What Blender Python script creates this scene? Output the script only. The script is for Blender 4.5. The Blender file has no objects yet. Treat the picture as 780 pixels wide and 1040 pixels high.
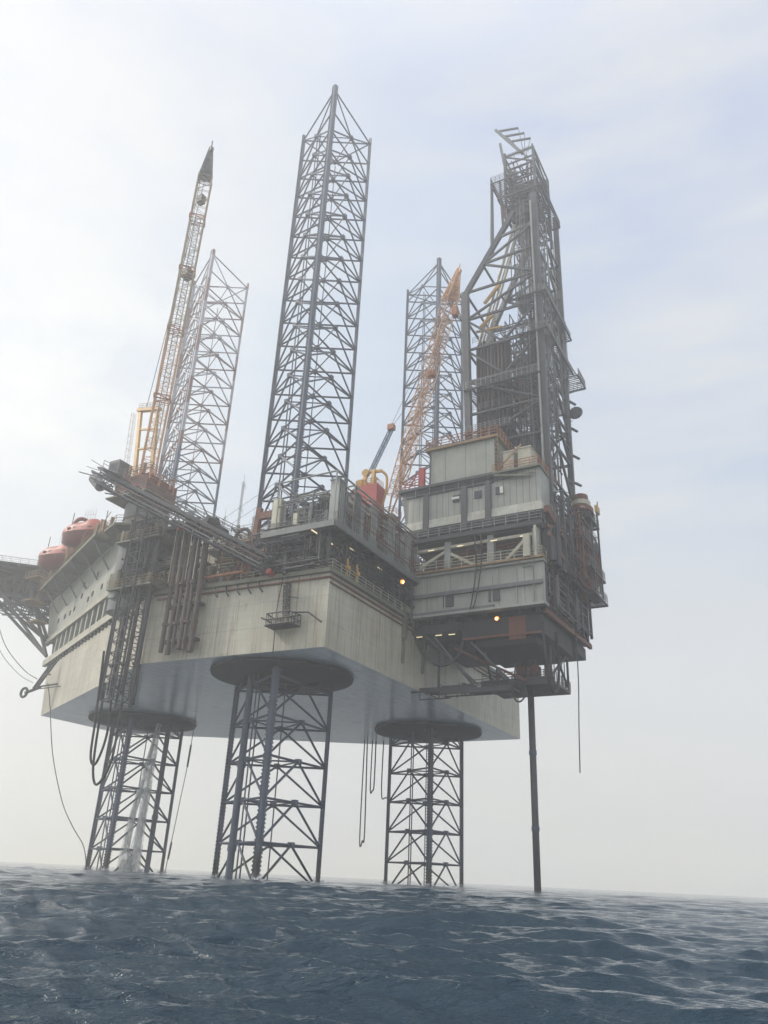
import bpy, math, random
import numpy as np
from mathutils import Vector, Matrix
random.seed(7)
C = bpy.context.scene.collection
PI = math.pi
R = math.radians

# ------------------------------------------------------------------ frame of the rig
ANG = R(60.3)
ORG = Vector((9.088, 109.964, 0))
RIG = Matrix.Translation(ORG) @ Matrix.Rotation(ANG, 4, 'Z')      # local x = starboard, y = bow, z = up
CAMZ = 2.0
V = Vector

# ------------------------------------------------------------------ materials
def new_mat(name):
    m = bpy.data.materials.new(name); m.use_nodes = True
    nt = m.node_tree; b = nt.nodes['Principled BSDF']
    return m, nt, b

def ramp(nt, fac, stops):
    r = nt.nodes.new('ShaderNodeValToRGB')
    while len(r.color_ramp.elements) < len(stops): r.color_ramp.elements.new(0.5)
    for e, (p, c) in zip(r.color_ramp.elements, stops):
        e.position = p; e.color = (*c, 1) if len(c) == 3 else c
    nt.links.new(fac, r.inputs[0]); return r.outputs[0]

def noise(nt, scale, detail=4, rough=.6, mapping=None, coord='Object'):
    tc = nt.nodes.new('ShaderNodeTexCoord'); n = nt.nodes.new('ShaderNodeTexNoise')
    n.inputs['Scale'].default_value = scale; n.inputs['Detail'].default_value = detail
    n.inputs['Roughness'].default_value = rough
    src = tc.outputs[coord]
    if mapping:
        mp = nt.nodes.new('ShaderNodeMapping'); mp.inputs['Scale'].default_value = mapping
        nt.links.new(src, mp.inputs[0]); src = mp.outputs[0]
    nt.links.new(src, n.inputs['Vector']); return n.outputs['Fac']

def mix(nt, fac, a, b, mode='MIX'):
    m = nt.nodes.new('ShaderNodeMix'); m.data_type = 'RGBA'; m.blend_type = mode
    for sock, v in ((m.inputs[0], fac), (m.inputs[6], a), (m.inputs[7], b)):
        if hasattr(v, 'is_output'): nt.links.new(v, sock)
        elif isinstance(v, tuple): sock.default_value = (*v, 1)
        else: sock.default_value = v
    return m.outputs[2]

def bump(nt, b, h, strength=.3, dist=.05):
    bp = nt.nodes.new('ShaderNodeBump'); bp.inputs['Strength'].default_value = strength
    bp.inputs['Distance'].default_value = dist
    nt.links.new(h, bp.inputs['Height']); nt.links.new(bp.outputs[0], b.inputs['Normal'])

def wet_band(nt, c, top=5.2):
    """dark weed and wet steel on the lowest metres of anything standing in the sea"""
    tc = nt.nodes.new('ShaderNodeTexCoord'); sep = nt.nodes.new('ShaderNodeSeparateXYZ'); nt.links.new(tc.outputs['Object'], sep.inputs[0])
    f = noise(nt, 1.5, 4, .6); a = nt.nodes.new('ShaderNodeMath'); a.operation = 'MULTIPLY_ADD'; a.inputs[1].default_value = 3.0
    nt.links.new(f, a.inputs[0]); nt.links.new(sep.outputs[2], a.inputs[2])
    return mix(nt, ramp(nt, sep_scale(nt, a.outputs[0], top), [(.45, (1, 1, 1)), (.6, (0, 0, 0))]), c, (.022, .028, .026))
def sep_scale(nt, sock, top):
    m = nt.nodes.new('ShaderNodeMath'); m.operation = 'DIVIDE'; m.inputs[1].default_value = top * 2; nt.links.new(sock, m.inputs[0]); return m.outputs[0]

def paint(name, col, dirt=(.09, .05, .03), amount=.5, rough=.55, metal=0.0, scale=.5, streak=True):
    """painted steel with blotches and rust running down"""
    m, nt, b = new_mat(name)
    f1 = noise(nt, scale, 6, .65)
    f2 = noise(nt, 1.0, 5, .6, (2.2, 2.2, .12) if streak else (1, 1, 1))
    lo = tuple(c * .72 for c in col)
    c1 = mix(nt, ramp(nt, f1, [(.35, (0, 0, 0)), (.65, (1, 1, 1))]), lo, col)
    k = ramp(nt, f2, [(.52, (0, 0, 0)), (.78, (amount,) * 3)])
    c2 = mix(nt, k, c1, dirt)
    if name == 'leg_paint': c2 = wet_band(nt, c2)
    nt.links.new(c2, b.inputs['Base Color'])
    b.inputs['Roughness'].default_value = rough; b.inputs['Metallic'].default_value = metal
    return m

M = {}
M['leg'] = paint('leg_paint', (.060, .086, .135), (.07, .05, .05), .6, .5)
M['leg_low'] = M['leg']
M['dark'] = paint('dark_steel', (.032, .035, .042), (.08, .045, .03), .7, .6)
M['dark2'] = paint('dark_grey_steel', (.058, .064, .076), (.075, .042, .03), .7, .6)
M['grey'] = paint('grey_steel', (.15, .162, .168), (.09, .065, .045), .8, .5)
M['lgrey'] = paint('light_grey_steel', (.29, .31, .30), (.14, .11, .08), .6, .5)
M['cream'] = paint('cream_paint', (.50, .48, .38), (.2, .12, .06), .6, .5)
M['white'] = paint('white_paint', (.72, .72, .68), (.3, .2, .1), .5, .45)
M['pale'] = paint('off_white_paint', (.52, .52, .46), (.25, .18, .1), .6, .5)
M['boom2'] = paint('pale_orange_boom', (.72, .43, .25), (.4, .2, .1), .5, .5)
M['canopy'] = paint('faded_lifeboat_canopy', (.36, .055, .025), (.14, .05, .04), .9, .5)
M['orange'] = paint('orange_paint', (.46, .19, .09), (.16, .06, .03), .6, .5)
M['boat'] = paint('lifeboat_orange', (.20, .028, .020), (.10, .05, .03), .4, .35)
M['yellow'] = paint('yellow_paint', (.58, .34, .08), (.2, .09, .04), .6, .5)
M['crane_pale'] = paint('pale_crane_paint', (.42, .33, .22), (.2, .1, .05), .5, .5)
M['red'] = paint('red_paint', (.42, .045, .04), (.15, .03, .03), .5, .5)
M['rust'] = paint('rusty_steel', (.17, .062, .038), (.06, .03, .02), .6, .75)
M['rustbrown'] = paint('brown_pipe_paint', (.062, .034, .030), (.025, .025, .025), .7, .6)
M['ochre'] = paint('ochre_stained_steel', (.30, .19, .09), (.12, .06, .03), .7, .65)
M['blue'] = paint('blue_paint', (.10, .17, .30), (.1, .07, .06), .4, .5)
M['olive'] = paint('olive_grey_steel', (.15, .155, .11), (.06, .045, .03), .7, .6)
M['rubber'] = paint('black_rubber', (.02, .02, .022), (.03, .03, .03), .3, .7)
M['rope'] = paint('rope_fibre', (.10, .10, .09), (.05, .05, .05), .3, .8)
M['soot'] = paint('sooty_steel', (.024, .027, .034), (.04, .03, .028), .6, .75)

def hull_mat():
    m, nt, b = new_mat('hull_side_paint')
    tc = nt.nodes.new('ShaderNodeTexCoord')
    f1 = noise(nt, .12, 6, .6)
    f2 = noise(nt, 1.0, 6, .65, (.5, .5, .045))
    f3 = noise(nt, 1.0, 5, .65, (3.5, 3.5, .11))
    f4 = noise(nt, 1.0, 3, .5, (.25, .25, 1.6))
    base = mix(nt, ramp(nt, f1, [(.3, (0, 0, 0)), (.7, (1, 1, 1))]), (.37, .355, .29), (.51, .495, .41))
    base = mix(nt, ramp(nt, f4, [(.45, (0, 0, 0)), (.7, (.35,) * 3)]), base, (.30, .30, .27))
    base = mix(nt, ramp(nt, f2, [(.50, (0, 0, 0)), (.72, (.6,) * 3)]), base, (.25, .235, .185))
    base = mix(nt, ramp(nt, f3, [(.52, (0, 0, 0)), (.68, (.9,) * 3)]), base, (.22, .14, .07))
    f5 = noise(nt, .55, 7, .7)
    base = mix(nt, ramp(nt, f5, [(.60, (0, 0, 0)), (.72, (.6,) * 3)]), base, (.19, .16, .12))
    # welded plate seams: thin lines every 2.4 m along and every 2.2 m up
    sep = nt.nodes.new('ShaderNodeSeparateXYZ'); nt.links.new(tc.outputs['Object'], sep.inputs[0])
    def seam(sock, period, w):
        a = nt.nodes.new('ShaderNodeMath'); a.operation = 'PINGPONG'; a.inputs[1].default_value = period / 2
        nt.links.new(sock, a.inputs[0])
        c = nt.nodes.new('ShaderNodeMath'); c.operation = 'LESS_THAN'; c.inputs[1].default_value = w
        nt.links.new(a.outputs[0], c.inputs[0]); return c.outputs[0]
    add = nt.nodes.new('ShaderNodeMath'); add.operation = 'ADD'; nt.links.new(sep.outputs[0], add.inputs[0]); nt.links.new(sep.outputs[1], add.inputs[1])
    s1 = seam(add.outputs[0], 3.2, .05); s2 = seam(sep.outputs[2], 2.97, .03)
    mx = nt.nodes.new('ShaderNodeMath'); mx.operation = 'MAXIMUM'; nt.links.new(s1, mx.inputs[0]); nt.links.new(s2, mx.inputs[1])
    ml = nt.nodes.new('ShaderNodeMath'); ml.operation = 'MULTIPLY'; ml.inputs[1].default_value = .4; nt.links.new(mx.outputs[0], ml.inputs[0])
    base = mix(nt, ml.outputs[0], base, (.13, .12, .10))
    nt.links.new(base, b.inputs['Base Color']); b.inputs['Roughness'].default_value = .5
    bump(nt, b, noise(nt, .9, 3, .5), .25, .12)
    return m
M['hull'] = hull_mat()

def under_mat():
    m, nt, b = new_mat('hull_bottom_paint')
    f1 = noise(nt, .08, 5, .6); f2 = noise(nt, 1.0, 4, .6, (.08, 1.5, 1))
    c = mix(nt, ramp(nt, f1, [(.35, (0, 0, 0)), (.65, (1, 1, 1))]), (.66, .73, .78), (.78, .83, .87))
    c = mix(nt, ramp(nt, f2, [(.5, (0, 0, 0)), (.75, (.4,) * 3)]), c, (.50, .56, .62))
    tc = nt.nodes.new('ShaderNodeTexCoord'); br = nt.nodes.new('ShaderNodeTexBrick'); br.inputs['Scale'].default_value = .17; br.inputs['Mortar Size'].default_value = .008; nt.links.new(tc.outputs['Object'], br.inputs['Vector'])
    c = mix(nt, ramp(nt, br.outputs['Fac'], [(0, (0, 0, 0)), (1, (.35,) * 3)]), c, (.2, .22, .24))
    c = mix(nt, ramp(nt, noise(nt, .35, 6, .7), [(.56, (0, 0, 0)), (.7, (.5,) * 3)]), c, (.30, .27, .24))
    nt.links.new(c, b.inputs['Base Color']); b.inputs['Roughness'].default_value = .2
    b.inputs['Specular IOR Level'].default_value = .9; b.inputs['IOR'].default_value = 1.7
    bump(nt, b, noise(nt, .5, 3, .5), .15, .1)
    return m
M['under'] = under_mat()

def corrugated(name, col, dirt, period=.9):
    m, nt, b = new_mat(name)
    tc = nt.nodes.new('ShaderNodeTexCoord')
    sep = nt.nodes.new('ShaderNodeSeparateXYZ'); nt.links.new(tc.outputs['Object'], sep.inputs[0])
    add = nt.nodes.new('ShaderNodeMath'); add.operation = 'ADD'; nt.links.new(sep.outputs[0], add.inputs[0]); nt.links.new(sep.outputs[1], add.inputs[1])
    a = nt.nodes.new('ShaderNodeMath'); a.operation = 'PINGPONG'; a.inputs[1].default_value = period / 2; nt.links.new(add.outputs[0], a.inputs[0])
    c = nt.nodes.new('ShaderNodeMath'); c.operation = 'LESS_THAN'; c.inputs[1].default_value = .06; nt.links.new(a.outputs[0], c.inputs[0])
    f1 = noise(nt, .35, 6, .6); f2 = noise(nt, 1.0, 5, .65, (2.5, 2.5, .15))
    base = mix(nt, ramp(nt, f1, [(.35, (0, 0, 0)), (.65, (1, 1, 1))]), tuple(x * .8 for x in col), col)
    base = mix(nt, ramp(nt, f2, [(.55, (0, 0, 0)), (.8, (.6,) * 3)]), base, dirt)
    ml = nt.nodes.new('ShaderNodeMath'); ml.operation = 'MULTIPLY'; ml.inputs[1].default_value = .55; nt.links.new(c.outputs[0], ml.inputs[0])
    base = mix(nt, ml.outputs[0], base, (.08, .08, .075))
    nt.links.new(base, b.inputs['Base Color']); b.inputs['Roughness'].default_value = .5
    bump(nt, b, a.outputs[0], .5, .1)
    return m
M['wall'] = corrugated('ribbed_wall_panel', (.31, .32, .29), (.16, .12, .08))
M['wall2'] = corrugated('flat_wall_panel', (.34, .355, .31), (.15, .11, .07), 3.1)
M['beamwall'] = corrugated('cantilever_beam_paint', (.36, .37, .34), (.14, .11, .08), 3.4)

def banded():
    """leg painted in alternating red-brown and white bands above, blue-grey below"""
    m, nt, b = new_mat('banded_leg_paint')
    tc = nt.nodes.new('ShaderNodeTexCoord'); sep = nt.nodes.new('ShaderNodeSeparateXYZ'); nt.links.new(tc.outputs['Object'], sep.inputs[0])
    a = nt.nodes.new('ShaderNodeMath'); a.operation = 'PINGPONG'; a.inputs[1].default_value = 6.2; nt.links.new(sep.outputs[2], a.inputs[0])
    g = nt.nodes.new('ShaderNodeMath'); g.operation = 'GREATER_THAN'; g.inputs[1].default_value = 3.1; nt.links.new(a.outputs[0], g.inputs[0])
    h = nt.nodes.new('ShaderNodeMath'); h.operation = 'GREATER_THAN'; h.inputs[1].default_value = 74; nt.links.new(sep.outputs[2], h.inputs[0])
    f = noise(nt, 1.2, 4)
    red = mix(nt, f, (.13, .075, .08), (.22, .14, .14))
    c = mix(nt, g.outputs[0], red, (.32, .32, .37))
    c = mix(nt, h.outputs[0], (.060, .086, .14), c); c = wet_band(nt, c)
    nt.links.new(c, b.inputs['Base Color']); b.inputs['Roughness'].default_value = .5
    return m
M['banded'] = banded()

def emit(name, col, s):
    m, nt, b = new_mat(name)
    b.inputs['Base Color'].default_value = (*col, 1)
    b.inputs['Emission Color'].default_value = (*col, 1); b.inputs['Emission Strength'].default_value = s
    return m
M['lamp_orange'] = emit('sodium_lamp_glow', (1, .30, .04), 1.7)
M['lamp_core'] = emit('sodium_lamp_core', (1, .62, .22), 14)
M['lamp_white'] = emit('strip_lamp_glow', (1, .82, .5), .85)

def glass():
    m, nt, b = new_mat('dark_window_glass')
    b.inputs['Base Color'].default_value = (.02, .03, .04, 1); b.inputs['Roughness'].default_value = .12
    return m
M['glass'] = glass()

# ------------------------------------------------------------------ mesh collecting
class MB:
    def __init__(s): s.v = []; s.f = []; s.mi = []; s.m = 0; s.st = []
    def add(s, vs, fs):
        s.st.append(len(s.v)); o = len(s.v); s.v += [tuple(v) for v in vs]
        for f in fs: s.f.append([i + o for i in f]); s.mi.append(s.m)
        return s
    def box(s, a, b):
        (x0, y0, z0), (x1, y1, z1) = a, b
        vs = [(x0, y0, z0), (x1, y0, z0), (x1, y1, z0), (x0, y1, z0), (x0, y0, z1), (x1, y0, z1), (x1, y1, z1), (x0, y1, z1)]
        return s.add(vs, [(0, 3, 2, 1), (4, 5, 6, 7), (0, 1, 5, 4), (1, 2, 6, 5), (2, 3, 7, 6), (3, 0, 4, 7)])
    def beam(s, p, q, w, h=None, up=None):
        p = V(p); q = V(q); d = q - p
        if d.length < 1e-6: return s
        h = h or w; d.normalize()
        u = V(up) if up else (V((0, 0, 1)) if abs(d.z) < .95 else V((1, 0, 0)))
        a = d.cross(u).normalized() * w / 2; b = a.cross(d).normalized() * h / 2
        vs = [p + a + b, p - a + b, p - a - b, p + a - b, q + a + b, q - a + b, q - a - b, q + a - b]
        return s.add(vs, [(0, 1, 2, 3), (7, 6, 5, 4), (0, 4, 5, 1), (1, 5, 6, 2), (2, 6, 7, 3), (3, 7, 4, 0)])
    def tube(s, pts, r, n=6, r1=None, cap=True):
        pts = [V(p) for p in pts]; r1 = r if r1 is None else r1
        rings = []; prev = None
        for i, p in enumerate(pts):
            d = (pts[min(i + 1, len(pts) - 1)] - pts[max(i - 1, 0)]).normalized()
            if prev is None:
                u = V((0, 0, 1)) if abs(d.z) < .9 else V((1, 0, 0)); a = d.cross(u).normalized()
            else: a = (prev - d * prev.dot(d)).normalized()
            prev = a; b = d.cross(a); rr = r + (r1 - r) * i / max(1, len(pts) - 1)
            rings.append([p + (a * math.cos(2 * PI * k / n) + b * math.sin(2 * PI * k / n)) * rr for k in range(n)])
        vs = [v for g in rings for v in g]; fs = []
        for i in range(len(rings) - 1):
            for k in range(n):
                k2 = (k + 1) % n; fs.append((i * n + k, i * n + k2, (i + 1) * n + k2, (i + 1) * n + k))
        if cap: fs.append(tuple(range(n))[::-1]); fs.append(tuple((len(rings) - 1) * n + k for k in range(n)))
        return s.add(vs, fs)
    def cyl(s, p, q, r, n=14, r1=None): return s.tube([p, q], r, n, r1)
    def prism(s, poly, z0, z1):
        n = len(poly); vs = [(*p, z0) for p in poly] + [(*p, z1) for p in poly]
        fs = [tuple(range(n))[::-1], tuple(range(n, 2 * n))] + [(i, (i + 1) % n, n + (i + 1) % n, n + i) for i in range(n)]
        return s.add(vs, fs)
    def grating(s, x0, x1, y0, y1, z, step=.42, w=.13):
        for x in np.arange(x0, x1, step): s.box((x, y0 + .1, z + .02), (x + w, y1 - .1, z + .1))
        for a, b in (((x0, y0, z), (x1, y0, z)), ((x1, y0, z), (x1, y1, z)), ((x1, y1, z), (x0, y1, z)), ((x0, y1, z), (x0, y0, z))): s.beam(a, b, .2, .22)
        n = max(1, int((y1 - y0) / 2.2))
        for k in range(1, n): y = y0 + (y1 - y0) * k / n; s.beam((x0 + .1, y, z - .1), (x1 - .1, y, z - .1), .16, .2)
        return s
    def rail(s, pts, h=1.15, step=2.0, r=.035, rails=3, close=False):
        pts = [V(p) for p in pts]
        if close: pts = pts + [pts[0]]
        for a, b in zip(pts, pts[1:]):
            L = (b - a).length; n = max(1, round(L / step))
            for k in range(n + 1):
                p = a.lerp(b, k / n); s.tube([p, p + V((0, 0, h))], r, 4, cap=False)
            for j in range(rails):
                z = V((0, 0, h * (j + 1) / rails)); s.tube([a + z, b + z], r, 4, cap=False)
        return s
    def cage(s, p, q, r=.38, off=V((0, -1, 0))):
        """ladder with safety hoops"""
        p = V(p); q = V(q); off = V(off); side = off.cross(V((0, 0, 1))).normalized() * .25
        for e in (side, -side): s.tube([p + e, q + e], .03, 4, cap=False)
        n = int((q - p).length / .45)
        for k in range(n):
            c = p.lerp(q, k / n); s.tube([c - side, c + side], .02, 4, cap=False)
            if k % 3 == 0:
                s.tube([c + side] + [c + off * r * (1 - math.cos(t)) * 1.0 + side.normalized() * r * math.cos(t * .5 + 0) * (1 if t < PI else -1) for t in (1.0, 2.2)] + [c + off * .75] + [c - side * 1.5 + off * .5, c - side], .025, 4, cap=False)
        for sx in (-1, 0, 1):
            o = off * (.75 if sx == 0 else .5) + side * 1.4 * sx; s.tube([p + o, q + o], .02, 4, cap=False)
        return s
    def lattice(s, p, q, w, bays, rc=.09, rb=.045, h=None, w1=None, up=(0, 0, 1)):
        """square lattice boom from p to q"""
        p = V(p); q = V(q); d = (q - p).normalized(); u = V(up)
        a = d.cross(u).normalized(); b = a.cross(d).normalized(); h = h or w; w1 = w1 or w
        def cor(t, i):
            k = (w + (w1 - w) * t) / w; c = p.lerp(q, t); sx, sy = ((1, 1), (-1, 1), (-1, -1), (1, -1))[i]
            return c + a * sx * w / 2 * k + b * sy * h / 2 * k
        for i in range(4): s.tube([cor(0, i), cor(1, i)], rc, 5, cap=False)
        for k in range(bays + 1):
            for i in range(4): s.tube([cor(k / bays, i), cor(k / bays, (i + 1) % 4)], rb, 4, cap=False)
        for k in range(bays):
            for i in range(4):
                j = (i + 1) % 4
                if k % 2: i, j = j, i
                s.tube([cor(k / bays, i), cor((k + 1) / bays, j)], rb, 4, cap=False)
        return s
    def build(s, name, mats, parent=None, base=(0, 0, 0), smooth=False):
        me = bpy.data.meshes.new(name); b = V(base)
        me.from_pydata([tuple(V(v) - b) for v in s.v], [], s.f); me.update()
        mats = mats if isinstance(mats, (list, tuple)) else [mats]
        for m in mats: me.materials.append(M[m] if isinstance(m, str) else m)
        if len(mats) > 1: me.polygons.foreach_set('material_index', s.mi)
        if smooth: me.polygons.foreach_set('use_smooth', [True] * len(me.polygons))
        o = bpy.data.objects.new(name, me); C.objects.link(o)
        if parent is not None: o.parent = parent
        else: o.matrix_world = RIG @ Matrix.Translation(b)
        return o

def tag(o, label, cat, group=None):
    o['label'] = label; o['category'] = cat
    if group: o['group'] = group
    return o

def thing(name, label, cat, base=(0, 0, 0), group=None):
    o = bpy.data.objects.new(name, None); C.objects.link(o)
    o.matrix_world = RIG @ Matrix.Translation(V(base)); o['b'] = list(base)
    o.empty_display_size = .5
    return tag(o, label, cat, group)

def part(mb, name, mat, t, sub=None, smooth=False):
    """mesh given in rig coordinates, child of thing t (or of its part sub)"""
    return mb.build(name, mat, sub if sub is not None else t, tuple(t['b']), smooth)

def each(mb, name, mat, t):
    """one child mesh per primitive of mb"""
    st = mb.st + [len(mb.v)]
    for i in range(len(mb.st)):
        a, b = st[i], st[i + 1]
        m2 = MB(); m2.v = mb.v[a:b]; m2.f = [[k - a for k in f] for f in mb.f if a <= f[0] < b]; m2.mi = [0] * len(m2.f)
        part(m2, name, mat, t)

def single(mb, name, mat, label, cat, base=(0, 0, 0), group=None, smooth=False):
    return tag(mb.build(name, mat, None, base, smooth), label, cat, group)

def copy_tree(o, parent=None):
    c = o.copy(); C.objects.link(c)
    if parent is not None: c.parent = parent
    for ch in list(o.children): copy_tree(ch, c)
    return c

def sag(p, q, drop, n=14):
    p = V(p); q = V(q); return [p.lerp(q, t) - V((0, 0, drop * 4 * t * (1 - t))) for t in [i / n for i in range(n + 1)]]

# smooth curve through given points
def curve(pts, n=6):
    pts = [V(p) for p in pts]; out = []
    P = [pts[0]] + pts + [pts[-1]]
    for i in range(1, len(P) - 2):
        for k in range(n):
            t = k / n; a, b, c, d = P[i - 1], P[i], P[i + 1], P[i + 2]
            out.append(.5 * ((2 * b) + (c - a) * t + (2 * a - 5 * b + 4 * c - d) * t * t + (3 * b - a - 3 * c + d) * t ** 3))
    return out + [pts[-1]]

# ------------------------------------------------------------------ HULL
ZB, ZD = 24.5, 33.4
hp = [(-30, 0), (-31, 26), (-9, 70.5), (9, 70.5), (32.6, 26), (32.3, 0)]        # bottom outline, port stern corner first
hull = thing('rig_hull', 'huge pale grey steel hull of the drilling rig raised on three legs above the sea', 'rig hull', (0, 30, ZB))
mb = MB()
top = [(-30, 0), (-31, 26), (-7.6, 73.4), (7.6, 73.4), (32.6, 26), (32.3, 0)]
vs = [(*p, ZB) for p in hp] + [(*p, ZD) for p in top]
mb.m = 0; mb.add(vs, [(i, n_, n_ + 6, i + 6) for i, n_ in ((5, 0), (0, 1), (1, 2), (2, 3), (3, 4), (4, 5))])
mb.f = [f[::-1] for f in mb.f]
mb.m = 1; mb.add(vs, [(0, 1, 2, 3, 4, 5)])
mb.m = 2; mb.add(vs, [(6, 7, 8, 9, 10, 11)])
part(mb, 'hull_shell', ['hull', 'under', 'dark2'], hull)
# deck edge: a thick lip with a rusty flange below
mb = MB()
mb.beam((-30.25, -.25, 33.35), (-31.25, 25.5, 33.35), .5, .5); mb.beam((-30.25, -.25, 33.35), (30, -.25, 33.35), .5, .5)
part(mb, 'deck_edge', 'olive', hull)
mb = MB()
mb.beam((-30.1, -.1, 32.55), (-31.1, 25, 32.55), .28, .16); mb.beam((-30.1, -.1, 32.55), (30, -.1, 32.55), .28, .16)
mb.beam((-30.1, -.1, 31.95), (30, -.1, 31.95), .2, .1)
part(mb, 'rubbing_strip', 'rust', hull)
for k, x in enumerate((-12, -6.2)):
    mb = MB(); mb.box((x - .3, -.55, 30.2), (x + .3, -.02, 33.7)); mb.box((x - .55, -.8, 33.6), (x + .55, -.02, 34.3)); mb.box((x - .15, -.35, 27), (x + .15, -.02, 30.2))
    part(mb, 'bollard_bracket', 'olive', hull)
# quarters: upper block of the bow face, flush with the hull side, raking forward with height
FP0 = V((-31, 26, 0)); FD = V((22, 44.5, 0)).normalized(); FN = V((-FD.y, FD.x, 0))       # outboard normal of port bow face
def bf(s, off, z): return FP0 + FD * s + FN * off + V((0, 0, z))
def bow_end(z): return 49.2 + (z - ZB) * .62
mb = MB()
s0 = 13.5; zt = 47.9
A = [bf(s0, 0, 38.9), bf(bow_end(38.9), 0, 38.9), bf(bow_end(zt), 0, zt), bf(s0, 0, zt)]
B_ = [V((-p.x, p.y, p.z)) for p in A]
mb.add(A + B_, [(0, 1, 2, 3), (4, 7, 6, 5), (1, 5, 6, 2), (3, 2, 6, 7), (0, 3, 7, 4)])
ip = [(p.x, p.y) for p in (bf(14, -1.0, 0), bf(49, -1.0, 0))]; mb.prism([ip[0], ip[1], (-ip[1][0], ip[1][1]), (-ip[0][0], ip[0][1])], ZD, 38.9)
q = part(mb, 'quarters_wall', 'wall2', hull)
# window gallery: recess between hull top and quarters, with posts and dark panes
mb = MB()
mb.beam(bf(14.5, .15, 34.4), bf(bow_end(34.4), .15, 34.4), .7, 1.1)
mb.beam(bf(13.5, .2, 38.6), bf(bow_end(38.6), .2, 38.6), .8, .8)
part(mb, 'gallery_sill', 'hull', hull)
mb = MB()
for k in range(22):
    s = 15.2 + k * 1.75
    mb.beam(bf(s, .1, 33.2), bf(s + .25, .1, 33.85), .35, .35)
each(mb, 'sill_bracket', 'dark2', hull)
mb = MB(); mb.add([bf(14, -.9, 34.7), bf(bow_end(35) - .2, -.9, 34.7), bf(bow_end(38) - .2, -.9, 38.4), bf(14, -.9, 38.4)], [(0, 1, 2, 3)])
part(mb, 'gallery_back_wall', 'dark2', hull)
for k in range(12):
    s = 16.0 + k * 3.05; k_ = .62 * 1.6
    mb = MB(); mb.beam(bf(s - .35, 0, 34.9), bf(s - .35, 0, 38.3), .5, .75, up=tuple(FD)); part(mb, 'gallery_post', 'wall2', hull)
    mb = MB(); mb.box((-1, -.03, -1.5), (1, .03, 1.5))
    vs = [bf(s + dx, -.45, z) for z in (35.0, 38.2) for dx in (.1, 2.45)]
    m2 = MB(); m2.add(vs + [v - FN * .08 for v in vs], [(0, 1, 3, 2), (4, 6, 7, 5), (0, 4, 5, 1), (2, 3, 7, 6), (0, 2, 6, 4), (1, 5, 7, 3)])
    part(m2, 'window', 'glass', hull)
# small portholes and vents on quarters wall
for k, (s, z) in enumerate([(26, 41.5), (31, 41.6), (33.2, 41.2), (38, 43), (41.5, 41.6), (44, 41.4), (47.5, 41.6), (52, 41.8), (38, 45), (30, 44.6)]):
    mb = MB(); mb.beam(bf(s, .05, z), bf(s + .7, .05, z), .14, .8); part(mb, 'vent', 'dark', hull)
# rings round the leg wells under the hull
LEGS = {'N': (-20.7, 12.1), 'L': (-.4, 55.3), 'R': (20.7, 11.9)}
for k, (cx, cy) in LEGS.items():
    mb = MB(); prof = [(5.6, ZB - .05), (8.4, ZB - .06), (8.9, ZB - .2), (8.8, ZB - .5), (6.5, ZB - .75), (4.6, ZB - .8), (4.4, ZB - .05)]
    n = 48
    vs = [(cx + r * math.cos(2 * PI * i / n), cy + r * math.sin(2 * PI * i / n), z) for r, z in prof for i in range(n)]
    fs = [(j * n + i, j * n + (i + 1) % n, (j + 1) * n + (i + 1) % n, (j + 1) * n + i) for j in range(len(prof) - 1) for i in range(n)]
    mb.add(vs, fs); mb.box((cx - 3.8, cy - 3.8, ZB - .4), (cx + 3.8, cy + 3.8, ZB - .03))
    part(mb, 'leg_well_ring', 'soot', hull)

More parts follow.
